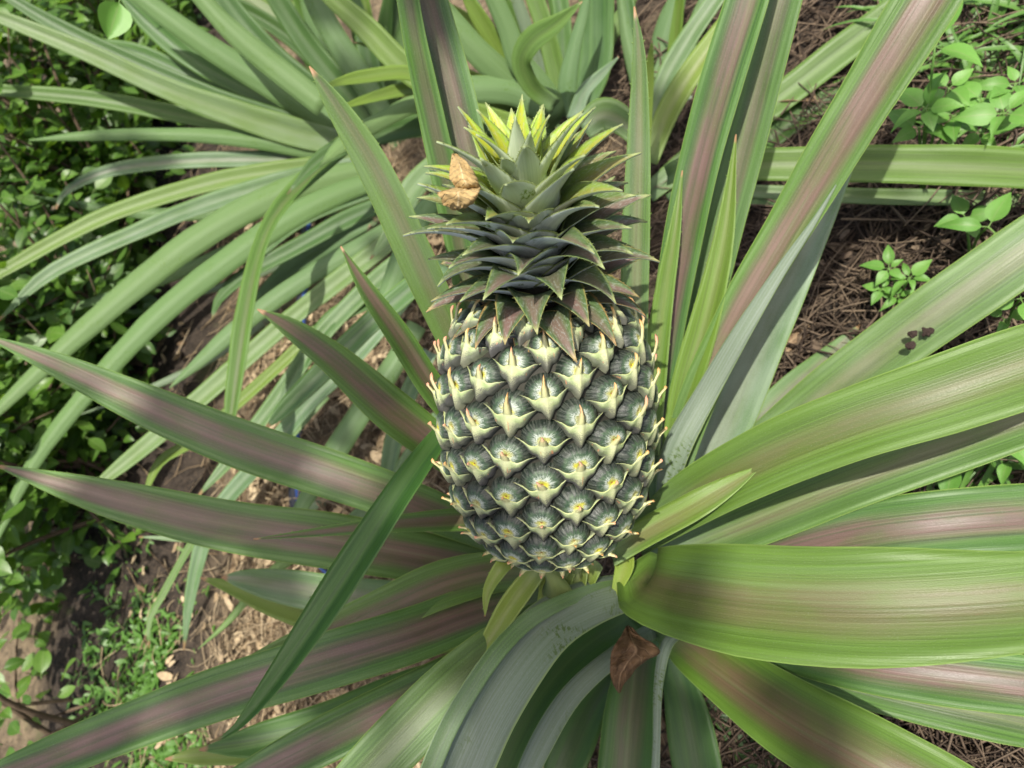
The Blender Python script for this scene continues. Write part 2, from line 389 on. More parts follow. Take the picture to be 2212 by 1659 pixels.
def bract_mat():
    k = N('bract_skin'); rel = k.sep(k.uv('rel')); uv = k.sep(k.uv('UVMap')); rnd = k.info()['Random']; off = k.mul(rnd, 50)
    s, t = k.abs(k.sub(k.mul(rel[0], 2), 1)), rel[1]     # t: 0 at the free upper edge, 1 at the foot; spike has UVMap.x > 0
    p = k.comb(k.add(rel[0], off), rel[1], off)
    n1 = k.noise(p, 5, 3); n2 = k.noise(p, 30, 3, .75)
    lines = k.noise(k.comb(k.add(k.mul(rel[0], 34), off), k.mul(t, 2.0)), 1, 2)
    col = k.mix(k.ramp(n1, .3, .7), (.29, .37, .155), (.44, .50, .27))
    col = k.mix(k.mul(k.ramp(lines, .5, .7), .35), col, (.30, .38, .16))
    col = k.mix(k.mul(k.ramp(s, .30, .05), .45), col, (.60, .58, .34))
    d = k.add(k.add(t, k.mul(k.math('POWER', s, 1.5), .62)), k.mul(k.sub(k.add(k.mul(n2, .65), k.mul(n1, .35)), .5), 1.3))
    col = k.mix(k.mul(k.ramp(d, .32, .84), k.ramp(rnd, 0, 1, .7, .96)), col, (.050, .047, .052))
    col = k.mix(k.mul(k.ramp(t, .06, .01), .60), col, (.38, .33, .10))
    sc = k.mul(k.ramp(k.abs(k.sub(t, .52)), .20, .12), k.ramp(k.noise(k.comb(k.add(k.mul(rel[0], 22), off), k.mul(t, 1.0), off), 1, 1), .66, .70))
    col = k.mix(k.mul(sc, .8), col, (.42, .20, .10))
    spc = k.mix(k.ramp(uv[1], .3, 1.0), (.50, .50, .25), k.mix(k.ramp(rnd, .3, .8), (.52, .28, .09), (.52, .22, .14)))
    col = k.mix(k.ramp(uv[0], .3, .8), col, spc)
    return k.finish(col, .5, k.bump(k.add(k.mul(lines, .5), k.mul(n2, .4)), .35, .0008), .4, .08)
EM, BM = eye_mat(), bract_mat()
core_m = N('fruit_core'); cn = core_m.noise(core_m.coord(), 200, 3)
core_m = core_m.finish(core_m.mix(cn, (.012, .012, .009), (.035, .034, .022)), .7, None, .3)
# core
V = []; Fc = []; NS, NA = 48, 56
for i in range(NS):
    z, r = prof(_s[-1] * i / (NS - 1)); r = max(r - .0006, .001)
    if i in (0, NS - 1): r = .0012
    for j in range(NA): V.append(rp(z, r, 6.28318 * j / NA) - PB)
for i in range(NS - 1):
    for j in range(NA): a = i * NA + j; b = i * NA + (j + 1) % NA; Fc.append((a, b, b + NA, a + NA))
fruit = link('fruit', mesh('fruit', V, Fc, core_m), pine)

def eye_mesh(seed):
    r0 = random.Random(seed); rings = [0, .05, .16, .34, .52, .66, .77, .87, .94, 1.0]; na = 64
    V = []; U = []; Fc = []; ph = r0.random() * 6
    jag = [r0.uniform(-1, 1) for _ in range(na)]
    for q in rings:
        for j in range(na):
            a = 6.28318 * j / na; c, s = math.cos(a), math.sin(a)
            ex = 1.0; ey = .84 if s > 0 else .74
            rr = q / ((abs(c) ** 2.15) + (abs(s) ** 2.15)) ** (1 / 2.15)
            rr *= 1 + .018 * jag[j] * (q > .8)
            pl = max(0, (q - .55) / .45) * (0.6 + .4 * (s > -.2))
            z = .46 * (1 - q ** 2.8) - .10 * math.exp(-(q / .13) ** 2) + .045 * pl * math.sin(a * 19 + ph + jag[j] * .8) * (1 - q * .25)
            z += .05 * math.exp(-((q - .70) / .12) ** 2)
            if q == 1.0: z = -.30
            V.append((rr * c * ex, rr * s * ey, z)); U.append((.5 + .5 * q * c, .5 + .5 * q * s))
    for i in range(len(rings) - 1):
        for j in range(na):
            a = i * na + j; b = i * na + (j + 1) % na; Fc.append((a, a + na, b + na, b))
    return mesh('eye', V, Fc, EM, None, U)
def bract_mesh(seed, spike):
    r0 = random.Random(seed); V = []; U = []; X = []; Fc = []
    ns, ntt = 33, 10
    def top(s):
        a = abs(s); return -.20 + .28 * a ** 1.6 - .12 * math.exp(-((a - .42) / .2) ** 2) + .20 * math.exp(-(a / .16) ** 2) + r0.uniform(-.016, .016)
    def bot(s):
        a = abs(s); return -1.42 + 1.50 * a ** 1.02 - .10 * math.exp(-((a - .50) / .12) ** 2) + .10 * math.exp(-((a - .25) / .09) ** 2)
    for i in range(ns):
        s = -1 + 2 * i / (ns - 1); yt, yb = top(s), min(bot(s), top(s) - .02)
        for j in range(ntt):
            t = j / (ntt - 1); y = yt + (yb - yt) * t; x = 1.28 * s * (1 - .05 * t)
            z = .49 * (1 - .86 * (abs(x) / 1.36) ** 1.6) * (1 - .60 * t ** 1.5) - .04 * abs(s) * t
            z += .10 * math.exp(-(s / .10) ** 2) * (1 - t * .6) + .06 * math.exp(-((abs(s) - .40 - .15 * t) / .07) ** 2) * t * (1 - t) * 4 * .7
            if j == 0: z += .015 * (1 - abs(s)) + r0.uniform(-.015, .015)
            if t > .95: z -= .22
            V.append((x, y, z)); U.append((.5 + s * .5, t)); X.append((0, 0))
    for i in range(ns - 1):
        for j in range(ntt - 1):
            a = i * ntt + j; Fc.append((a, a + 1, a + ntt + 1, a + ntt))
    # free upper edge has a thickness: an inner lip
    c = len(V)
    for i in range(ns):
        x, y, z = V[i * ntt]; V.append((x * .98, y - .06, z - .16)); U.append((U[i * ntt][0], .30)); X.append((0, 0))
    for i in range(ns - 1): Fc.append((i * ntt, (i + 1) * ntt, c + i + 1, c + i))
    # spike
    ln = spike; cur = [(-.34, .40, .26), (-.20, .52, .24), (-.04, .60, .19), (.06 + .28 * ln, .72, .135), (.06 + .60 * ln, .79, .085), (.06 + .95 * ln, .80, .045), (.06 + 1.2 * ln, .77, .004)]
    bend = r0.uniform(-.18, .18); c = len(V)
    for i, (y, z, h) in enumerate(cur):
        f = i / (len(cur) - 1); dx = bend * f * f
        for q, (sx, dz) in enumerate(((-1, -.06), (0, .05), (1, -.06), (0, -.09))):
            jg = 1 + (.18 * (i % 2) if q in (0, 2) and i > 1 else 0)
            V.append((dx + sx * h * jg, y, z + dz * (1 if i < 6 else .1))); U.append((.5, .3)); X.append((0.0 if i == 0 else 1.0 if i > 1 else .5, f))
        if i:
            b = c + (i - 1) * 4
            for q in range(4): Fc.append((b + q, b + (q + 1) % 4, b + 4 + (q + 1) % 4, b + 4 + q))
    return mesh('bract', V, Fc, BM, X, U)
eyes_m = [eye_mesh(i) for i in range(5)]
br_m = {k: [bract_mesh(100 + i, l * q) for i, q in enumerate((.7, 1.0, 1.15, .85))] for k, l in (('s', .14), ('m', .32), ('l', .58))}
DIV = math.radians(137.2); s_ = .0045; k_ = 0; ds0 = .00105
while s_ < _s[-1] - .004:
    z, r = prof(s_); q = r / RM; a = k_ * DIV + .46
    z2, r2 = prof(s_ + .002); z1, r1 = prof(s_ - .002)
    er = front * math.cos(a) + right * math.sin(a); et = -front * math.sin(a) + right * math.cos(a)
    up_ = (AX * (z2 - z1) + er * (r2 - r1)).normalized(); nn = et.cross(up_).normalized()
    if nn.dot(er) < 0 and abs(nn.dot(AX)) < .9: nn = -nn
    et2 = up_.cross(nn)
    ds = ds0 * (.38 + .62 * q)
    sx = .0107 * q ** .80 * R_.uniform(.92, 1.07); sy = .0105 * ds / ds0 * R_.uniform(.93, 1.07); sz = .0122 * q ** .4
    p = FB + AX * z + er * r - PB
    tw = R_.uniform(-.16, .16); e1 = et2 * math.cos(tw) + up_ * math.sin(tw); e2 = up_ * math.cos(tw) - et2 * math.sin(tw)
    M = Matrix(((e1.x * sx, e2.x * sy, nn.x * sz, p.x), (e1.y * sx, e2.y * sy, nn.y * sz, p.y), (e1.z * sx, e2.z * sy, nn.z * sz, p.z), (0, 0, 0, 1)))
    link('eye', eyes_m[k_ % 5], fruit, None, None, M)
    kind = 's' if s_ < .42 * _s[-1] else ('m' if s_ < .66 * _s[-1] else 'l')
    link('bract', br_m[kind][R_.randrange(4)], fruit, None, None, M)
    s_ += ds; k_ += 1

# crown
CH = .070
def crown_top_mat():
    k = N('crown_leaf_upper'); inf = k.info(); oc = k.sep(inf['Color']); off = k.mul(inf['Random'], 40)
    uv = k.sep(k.uv('UVMap')); rel = k.sep(k.uv('rel')); t = rel[0]; s = k.sub(k.mul(rel[1], 2), 1)
    fine = k.noise(k.comb(k.add(k.mul(uv[0], 18), off), k.mul(uv[1], 1500)), 1, 2)
    sp = k.noise(k.comb(k.add(k.mul(uv[0], 400), off), k.mul(uv[1], 1100)), 1, 3, .7)
    bl = k.noise(k.comb(k.add(k.mul(uv[0], 60), off), k.mul(uv[1], 90)), 1, 2)
    col = k.mix(k.ramp(fine, .3, .7), (.045, .085, .026), (.105, .165, .065))
    col = k.mix(k.mul(k.mul(k.ramp(k.add(k.abs(s), k.mul(k.sub(bl, .5), .5)), .75, .2), k.ramp(t, .2, .5)), oc[0]), col, (.175, .105, .095))
    col = k.mix(oc[1], col, k.mix(k.ramp(k.abs(s), .2, .8), (.40, .43, .030), (.30, .44, .045)))
    col = k.mix(k.mul(k.ramp(sp, .50, .66), .42), col, (.34, .38, .33))
    col = k.mix(k.ramp(k.abs(s), .86, .96), col, k.mix(oc[2], (.19, .25, .08), (.40, .20, .08)))
    col = k.mix(k.ramp(t, .86, .97), col, k.mix(oc[2], (.27, .32, .13), (.43, .21, .10)))
    return k.finish(col, k.ramp(sp, .3, .7, .36, .55), k.bump(k.add(fine, k.mul(sp, .5)), .4, .0006), .45, .22, k.mix(.5, col, (.45, .55, .02)))
def crown_under_mat():
    k = N('crown_leaf_underside'); inf = k.info(); oc = k.sep(inf['Color']); off = k.mul(inf['Random'], 40)
    uv = k.sep(k.uv('UVMap')); rel = k.sep(k.uv('rel')); t = rel[0]; s = k.sub(k.mul(rel[1], 2), 1)
    fine = k.noise(k.comb(k.add(k.mul(uv[0], 20), off), k.mul(uv[1], 1600)), 1, 2)
    sp = k.noise(k.comb(k.add(k.mul(uv[0], 260), off), k.mul(uv[1], 420)), 1, 4, .7)
    rub = k.noise(k.comb(k.add(k.mul(uv[0], 55), off), k.mul(uv[1], 70)), 1, 2)
    col = k.mix(k.ramp(fine, .3, .7), (.56, .63, .61), (.72, .77, .75))
    col = k.mix(k.ramp(t, .6, 1, 0, .5), col, (.20, .27, .15))
    col = k.mix(k.mul(k.mul(k.ramp(sp, .50, .56), k.ramp(rub, .60, .66)), .9), col, (.085, .145, .025))
    col = k.mix(k.mul(oc[1], .45), col, (.36, .48, .08))
    col = k.mix(k.ramp(k.abs(s), .90, .97), col, (.33, .40, .17))
    return k.finish(col, .6, k.bump(fine, .25, .0005), .3, .18, k.mix(.5, col, (.40, .52, .05)))
CT, CU = crown_top_mat(), crown_under_mat()
CB = FB + AX * (LF - .006)
cf = (front - AC * front.dot(AC)).normalized(); cr_ = AC.cross(cf)
V = []; Fc = []
for i in range(14):
    f = i / 13; r = .0165 * (1 - f) ** .6 + .001
    for j in range(20): a = .3142 * j; V.append(CB + AC * CH * f + (cf * math.cos(a) + cr_ * math.sin(a)) * r - PB)
for i in range(13):
    for j in range(20): a = i * 20 + j; b = i * 20 + (j + 1) % 20; Fc.append((a, b, b + 20, a + 20))
crown = link('crown', mesh('crown_stem', V, Fc, core_m), pine)
NC = 108
for i in range(NC):
    f = i / (NC - 1); a = i * math.radians(137.508) + .9
    er = cf * math.cos(a) + cr_ * math.sin(a); et = -cf * math.sin(a) + cr_ * math.cos(a)
    z0 = CH * f * .96; r0 = .0150 * (1 - f) ** .6 + .0006
    L = float(np.interp(f, [0, .15, .5, .8, 1], [.032, .042, .049, .048, .034])) * R_.uniform(.88, 1.12)
    e0 = math.radians(np.interp(f, [0, .15, .45, .75, 1], [12, 30, 48, 56, 78])) + R_.uniform(-.09, .09)
    e1 = math.radians(np.interp(f, [0, .15, .45, .75, 1], [-74, -36, -4, 18, 60])) + R_.uniform(-.28, .28)
    w0 = np.interp(f, [0, .2, .6, .85, 1], [.0118, .0148, .0148, .0128, .0078]) * R_.uniform(.9, 1.1)
    n = 16; P = []; Nn = []; hw = []; p = CB + AC * z0 + er * r0; sw = R_.uniform(-.35, .35); tw = R_.uniform(-.35, .35)
    for q in range(n):
        t = q / (n - 1); e = e0 + (e1 - e0) * t ** 1.2
        d = AC * math.sin(e) + er * math.cos(e) + et * sw * t
        nv = AC * math.cos(e) - er * math.sin(e) + et * tw * t
        P.append(tuple(p)); Nn.append(tuple(nv.normalized()))
        hw.append(max(w0 * (1 - t ** 1.35) ** 1.05 * (1 - .10 * t) * R_.uniform(.985, 1.015), .0002)); p = p + d.normalized() * L / (n - 1)
    me = blade('crown_leaf', np.array(P), np.array(hw), np.array(Nn), [CT, CU], .40, 1.8, .0007, 7, spine=(.25, .97), spine_len=.0008, spine_step=.0032, base=PB, wave=.05)
    yel = float(np.interp(f, [.55, .70, .84, 1], [0, .4, .92, .97])); org = float(np.interp(f, [0, .14, .34], [.9, .6, 0]))
    link('crown_leaf', me, crown, (R_.uniform(.35, 1) * (1 - .5 * yel), yel, org, 1))

# stalk under the fruit
def tube(P, rr, na=14):
    P = [Vector(p) for p in P]; V = []; Fc = []
    for i, p in enumerate(P):
        t = (P[min(i + 1, len(P) - 1)] - P[max(i - 1, 0)]).normalized(); a = t.orthogonal().normalized(); b = t.cross(a)
        r = rr[i] if hasattr(rr, '__len__') else rr
        for j in range(na): an = 6.28318 * j / na; V.append(p + a * math.cos(an) * r + b * math.sin(an) * r)
    for i in range(len(P) - 1):
        for j in range(na): q = i * na + j; u = i * na + (j + 1) % na; Fc.append((q, u, u + na, q + na))
    c = len(V); V += [P[0], P[-1]]; k = (len(P) - 1) * na
    for j in range(na): Fc.append((c, (j + 1) % na, j)); Fc.append((c + 1, k + j, k + (j + 1) % na))
    return V, Fc
pts = catmull([FB + AX * .012, FB - AX * .02, FB - AX * .05 + Vector((0, 0, -.03)), Vector(G(1385, 1270)) + Vector((0, 0, .04)), Vector(G(1385, 1270)) - Vector((0, 0, .01))], 14)
V, Fc = tube(pts, [.0085] * 14, 16)
sm = N('stalk_skin'); q = sm.noise(sm.coord(), 90, 3); sm = sm.finish(sm.mix(q, (.12, .17, .05), (.24, .29, .10)), .5, None, .4)
link('stalk', mesh('stalk', [v - PB for v in V], Fc, sm), pine)
YG = (.25, .75, .15, 1)
for pp in ([(1175, 1215, .425, 40), (1110, 1300, .42, 50), (1055, 1385, .415, 34), (984, 1492, .41, 3)],
           [(1120, 1190, .43, 30), (1085, 1225, .42, 34), (1055, 1275, .42, 22), (1047, 1332, .42, 2)],
           [(1205, 1225, .43, 26), (1185, 1250, .425, 30), (1172, 1285, .425, 18), (1158, 1322, .425, 2)],
           [(1290, 1215, .43, 34), (1265, 1260, .435, 36), (1240, 1300, .44, 20), (1215, 1330, .44, 2)],
           [(1230, 1235, .432, 30), (1215, 1270, .428, 30), (1190, 1320, .425, 16), (1170, 1352, .424, 2)],
           [(1255, 1225, .434, 36), (1245, 1275, .432, 38), (1228, 1330, .43, 20), (1222, 1362, .43, 2)],
           [(1345, 1180, .43, 40), (1350, 1220, .435, 40), (1335, 1265, .44, 24), (1320, 1300, .445, 2)]):
    leaf(pine, pp, col=YG, chan=.5, name='stalk_leaf', spine=(.3, .95))

# ------------------------------------------------------------------ the mother plant
plant = thing('pineapple_plant', G(1385, 1270), 'large rosette of broad purple streaked leaves carrying the pineapple', 'plant')
PUR, GRN, BLU = (.95, 0, .12, 1), (.35, .05, .1, 1), (.3, 0, .75, 1)
ML = [
 # right side
 dict(p=[(1475, 1262, .52, 70), (1418, 1258, .465, 115), (1394, 1256, .425, 145), (1425, 1268, .392, 175), (1510, 1285, .37, 205), (1650, 1303, .345, 238), (1900, 1312, .315, 245), (2250, 1292, .295, 195), (2600, 1230, .29, 90), (2800, 1190, .30, 4)], col=(.8, .26, .08, .80), chan=.34, chanp=1.9, roll=(-14, 0)),
 dict(p=[(1375, 1165, .47, 70), (1500, 1075, .43, 118), (1650, 995, .395, 140), (1850, 915, .365, 155), (2050, 850, .345, 170), (2300, 765, .33, 170), (2600, 660, .32, 90), (2750, 600, .32, 4)], col=(.55, .24, .10, .88), chan=.36),
 dict(p=[(1400, 1215, .52, 60), (1600, 1135, .49, 110), (1850, 1035, .455, 120), (2212, 905, .425, 118), (2500, 800, .41, 60), (2650, 740, .41, 4)], col=(.5, .1, .1, 1), chan=.3),
 dict(p=[(1320, 1200, .43, 50), (1400, 1150, .42, 62), (1500, 1095, .41, 60), (1580, 1048, .405, 38), (1645, 1006, .40, 3)], col=(.6, .35, .1, 1), chan=.35, roll=-18),
 dict(p=[(1480, 1110, .62, 60), (1600, 1010, .60, 90), (1750, 885, .565, 112), (1930, 745, .53, 120), (2212, 545, .49, 130), (2500, 340, .47, 70), (2650, 230, .47, 4)], col=(.5, .15, .28, 1), chan=.3),
 dict(p=[(1480, 1260, .56, 60), (1650, 1205, .50, 100), (1850, 1155, .46, 130), (2050, 1130, .435, 140), (2300, 1110, .42, 130), (2600, 1080, .41, 4)], col=PUR, chan=.3),
 dict(p=[(1430, 1350, .56, 60), (1520, 1420, .49, 110), (1700, 1545, .425, 165), (1900, 1655, .385, 188), (2150, 1790, .36, 170), (2500, 1980, .34, 4)], col=(1, .22, .03, .85), chan=.30),
 dict(p=[(1550, 1340, .50, 60), (1700, 1395, .47, 100), (1900, 1440, .43, 118), (2212, 1480, .40, 125), (2450, 1510, .39, 90), (2700, 1540, .39, 4)], col=PUR, chan=.3),
 dict(p=[(1500, 1360, .56, 60), (1700, 1430, .52, 85), (1900, 1490, .49, 95), (2212, 1560, .46, 100), (2600, 1640, .44, 4)], col=GRN, chan=.3),
 dict(p=[(1500, 1400, .60, 50), (1660, 1490, .57, 60), (1800, 1555, .55, 62), (1960, 1612, .54, 50), (2090, 1650, .53, 4)], col=GRN, chan=.3),
 # upper right
 dict(p=[(1430, 1080, .52, 50), (1420, 880, .50, 70), (1445, 690, .485, 76), (1512, 350, .45, 88), (1615, 0, .415, 92), (1690, -230, .40, 60), (1740, -380, .40, 4)], col=PUR, chan=.34),
 dict(p=[(1450, 1100, .55, 50), (1480, 830, .53, 75), (1530, 620, .51, 84), (1605, 330, .48, 88), (1690, 0, .445, 84), (1760, -230, .43, 60), (1800, -380, .43, 4)], col=(.6, .05, .2, 1), chan=.34),
 dict(p=[(1440, 1090, .50, 50), (1500, 880, .475, 78), (1595, 680, .455, 88), (1705, 490, .435, 98), (1855, 240, .405, 116), (2010, -10, .38, 132), (2180, -280, .365, 80), (2270, -420, .36, 4)], col=(1, .10, .12, 1), chan=.30),
 dict(p=[(1434, 1085, .475, 40), (1458, 975, .462, 60), (1525, 850, .456, 50), (1600, 720, .440, 40), (1682, 590, .430, 26), (1754, 485, .422, 14), (1806, 400, .416, 3)], col=BLU, chan=.2, flip=True),
 dict(p=[(1460, 1120, .60, 70), (1550, 940, .58, 118), (1650, 700, .555, 118), (1740, 520, .54, 85), (1815, 380, .53, 42), (1870, 280, .525, 3)], col=(.55, 0, .75, 1), chan=.22),
 dict(p=[(1450, 1040, .49, 50), (1480, 850, .475, 64), (1525, 690, .465, 62), (1565, 510, .455, 42), (1590, 290, .445, 2)], col=(.25, .3, .05, 1), chan=.45, spine=(.4, .95)),
 dict(p=[(1400, 980, .47, 50), (1415, 800, .465, 54), (1435, 640, .458, 42), (1458, 500, .45, 26), (1474, 368, .445, 2)], col=(.25, .25, .05, 1), chan=.45, spine=(.4, .95)),
 dict(p=[(1385, 1000, .47, 50), (1372, 750, .44, 56), (1375, 500, .415, 60), (1381, 290, .395, 47), (1381, 120, .38, 28), (1370, 14, .37, 2)], col=(.55, .15, .3, 1), chan=.34, spine=(.55, .97)),
 # upper left, behind the crown
 dict(p=[(1040, 800, .50, 50), (985, 480, .45, 62), (940, 280, .425, 58), (897, 80, .40, 50), (868, -100, .385, 44), (830, -330, .375, 4)], col=(.6, .05, .15, 1), chan=.45),
 dict(p=[(1090, 800, .51, 60), (1040, 480, .455, 92), (990, 250, .43, 98), (935, 40, .41, 90), (895, -110, .395, 80), (840, -360, .38, 4)], col=(.95, 0, .25, 1), chan=.3),
 dict(p=[(1050, 880, .47, 50), (965, 700, .435, 72), (885, 520, .405, 78), (805, 355, .385, 72), (725, 225, .37, 44), (668, 143, .36, 2)], col=(.6, .2, .25, 1), chan=.3, roll=-8, spine=(.6, .97)),
 dict(p=[(1040, 960, .47, 50), (945, 850, .435, 58), (865, 728, .41, 54), (793, 625, .392, 36), (736, 532, .38, 2)], col=(.9, .1, .1, 1), chan=.4, spine=(.5, .97)),
 dict(p=[(1060, 1060, .50, 60), (935, 955, .475, 84), (835, 875, .455, 92), (725, 778, .438, 70), (625, 706, .428, 42), (556, 668, .42, 2)], col=(1, .12, .12, 1), chan=.28, spine=(.6, .97)),
 # left
 dict(p=[(1150, 1190, .56, 60), (1000, 1130, .53, 80), (860, 1075, .512, 94), (700, 1020, .505, 104), (500, 952, .505, 104), (300, 868, .51, 86), (110, 782, .515, 48), (-40, 722, .52, 3)], col=(1.0, .06, .15, 1), chan=.28),
 dict(p=[(1150, 1250, .57, 60), (950, 1210, .535, 100), (740, 1172, .512, 118), (500, 1137, .50, 108), (300, 1092, .497, 90), (130, 1046, .497, 52), (-12, 1004, .50, 3)], col=(1.0, .08, .15, 1), chan=.28, spine=(.75, .97)),
 dict(p=[(1120, 1118, .48, 40), (1000, 1122, .462, 50), (850, 1132, .445, 36), (700, 1148, .432, 21), (547, 1165, .42, 2)], col=(.95, .1, .1, 1), chan=.4, spine=(.5, .97)),
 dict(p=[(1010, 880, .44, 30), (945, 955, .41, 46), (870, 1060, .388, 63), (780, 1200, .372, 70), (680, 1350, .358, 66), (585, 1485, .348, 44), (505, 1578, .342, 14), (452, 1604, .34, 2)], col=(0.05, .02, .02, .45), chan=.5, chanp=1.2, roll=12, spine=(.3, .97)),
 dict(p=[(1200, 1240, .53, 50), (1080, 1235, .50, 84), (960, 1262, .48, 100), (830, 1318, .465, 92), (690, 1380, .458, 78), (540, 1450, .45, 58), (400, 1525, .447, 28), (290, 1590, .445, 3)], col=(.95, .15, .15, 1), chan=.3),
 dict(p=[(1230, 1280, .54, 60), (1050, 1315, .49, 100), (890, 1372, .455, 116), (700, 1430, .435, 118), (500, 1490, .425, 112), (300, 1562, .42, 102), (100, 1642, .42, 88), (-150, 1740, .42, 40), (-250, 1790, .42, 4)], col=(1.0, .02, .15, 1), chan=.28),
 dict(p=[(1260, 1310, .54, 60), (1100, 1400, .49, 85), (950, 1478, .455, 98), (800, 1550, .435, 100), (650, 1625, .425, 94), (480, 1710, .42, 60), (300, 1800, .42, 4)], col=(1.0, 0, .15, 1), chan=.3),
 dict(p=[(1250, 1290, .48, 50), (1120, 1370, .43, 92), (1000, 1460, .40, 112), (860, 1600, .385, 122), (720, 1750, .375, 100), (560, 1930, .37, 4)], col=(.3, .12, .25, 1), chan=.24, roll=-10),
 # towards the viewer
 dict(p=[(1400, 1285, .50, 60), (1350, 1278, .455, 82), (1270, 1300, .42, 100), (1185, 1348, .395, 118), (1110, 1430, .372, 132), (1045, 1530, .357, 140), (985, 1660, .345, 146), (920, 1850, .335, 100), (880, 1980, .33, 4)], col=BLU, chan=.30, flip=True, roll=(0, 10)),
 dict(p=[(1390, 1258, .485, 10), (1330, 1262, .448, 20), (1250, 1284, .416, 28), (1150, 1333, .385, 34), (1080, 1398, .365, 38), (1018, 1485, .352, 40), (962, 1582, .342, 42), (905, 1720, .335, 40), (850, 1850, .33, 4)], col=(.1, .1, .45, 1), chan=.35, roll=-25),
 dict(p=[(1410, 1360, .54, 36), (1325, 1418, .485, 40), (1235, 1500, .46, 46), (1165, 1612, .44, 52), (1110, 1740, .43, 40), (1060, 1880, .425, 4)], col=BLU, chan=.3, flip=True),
 dict(p=[(1370, 1330, .58, 60), (1250, 1410, .54, 90), (1145, 1540, .505, 112), (1060, 1720, .48, 100), (1000, 1880, .47, 4)], col=(.2, 0, .08, .5), chan=.3),  # low alpha in this group puts deep shade into the leaf colour
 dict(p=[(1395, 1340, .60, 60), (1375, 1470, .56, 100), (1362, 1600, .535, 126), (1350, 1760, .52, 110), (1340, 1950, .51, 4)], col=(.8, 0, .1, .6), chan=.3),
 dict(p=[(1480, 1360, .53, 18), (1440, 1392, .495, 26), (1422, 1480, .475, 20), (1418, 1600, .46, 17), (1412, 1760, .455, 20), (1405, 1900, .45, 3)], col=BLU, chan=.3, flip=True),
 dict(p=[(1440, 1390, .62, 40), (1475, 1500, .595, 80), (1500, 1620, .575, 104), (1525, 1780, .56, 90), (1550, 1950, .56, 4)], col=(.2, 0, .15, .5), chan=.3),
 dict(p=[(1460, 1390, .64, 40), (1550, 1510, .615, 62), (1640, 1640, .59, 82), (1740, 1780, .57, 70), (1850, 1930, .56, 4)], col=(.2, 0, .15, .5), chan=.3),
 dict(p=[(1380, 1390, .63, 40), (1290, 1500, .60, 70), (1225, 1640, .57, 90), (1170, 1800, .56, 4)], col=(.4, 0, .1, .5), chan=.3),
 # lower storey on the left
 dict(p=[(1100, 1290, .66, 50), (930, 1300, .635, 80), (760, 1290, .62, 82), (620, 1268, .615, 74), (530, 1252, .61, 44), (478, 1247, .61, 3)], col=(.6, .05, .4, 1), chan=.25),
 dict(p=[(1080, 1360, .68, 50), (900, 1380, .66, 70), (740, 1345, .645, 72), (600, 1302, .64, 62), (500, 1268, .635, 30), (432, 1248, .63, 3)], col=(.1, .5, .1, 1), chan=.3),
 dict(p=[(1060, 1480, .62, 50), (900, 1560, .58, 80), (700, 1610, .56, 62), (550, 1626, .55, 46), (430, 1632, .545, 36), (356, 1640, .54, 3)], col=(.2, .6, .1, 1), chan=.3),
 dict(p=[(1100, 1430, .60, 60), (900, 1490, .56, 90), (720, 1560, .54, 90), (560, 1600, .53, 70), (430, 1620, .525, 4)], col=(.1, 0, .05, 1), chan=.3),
]
for L in ML:
    pp = L.pop('p'); leaf(plant, pp, **L)

# ------------------------------------------------------------------ neighbouring plants
def neighbour(root_px, label, leaves, dscale=1.0):
    g = G(*root_px); t = thing('pineapple_plant', g, label, 'plant', 'pineapple plants growing round the fruiting one')
    for L in leaves:
        L = dict(L); c = L['col']
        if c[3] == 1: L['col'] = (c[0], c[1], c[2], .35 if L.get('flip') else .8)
        leaf(t, [(a, b, d, wd * .84) for a, b, d, wd in L.pop('p')], n=24, m=7, **dict(dict(chan=.34, chanp=1.05), **L))
    return t
def lf(pts, d0, d1, col, **kw):
    k = len(pts); return dict(p=[(a, b, d0 + (d1 - d0) * i / (k - 1), wd) for i, (a, b, wd) in enumerate(pts)], col=col, **kw)
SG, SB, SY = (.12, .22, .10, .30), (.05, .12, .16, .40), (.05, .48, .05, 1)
def fan(root, tips, d0, d1, wd, droop, cols):
    out = []
    for (tx, ty) in tips:
        rx, ry = root; dx, dy = tx - rx, ty - ry; pts = []; sg = R_.uniform(-1, 1) * droop; w_ = wd * R_.uniform(.75, 1.15)
        for f, q in ((0, .8), (.2, 1), (.42, 1.0), (.65, .85), (.86, .5), (1, .06)):
            b = sg * math.sin(3.14 * f); pts.append((rx + dx * f - dy * b * .3, ry + dy * f + dx * b * .3, w_ * q))
        out.append(lf(pts, d0 + R_.uniform(-.02, .02), d1 + R_.uniform(-.03, .03), R_.choice(cols), flip=R_.random() < .3, chan=R_.uniform(.25, .45)))
    return out
G1, G2, G3 = (.08, .12, .04, 1), (.15, .30, .03, .9), (.05, .05, .14, .8)
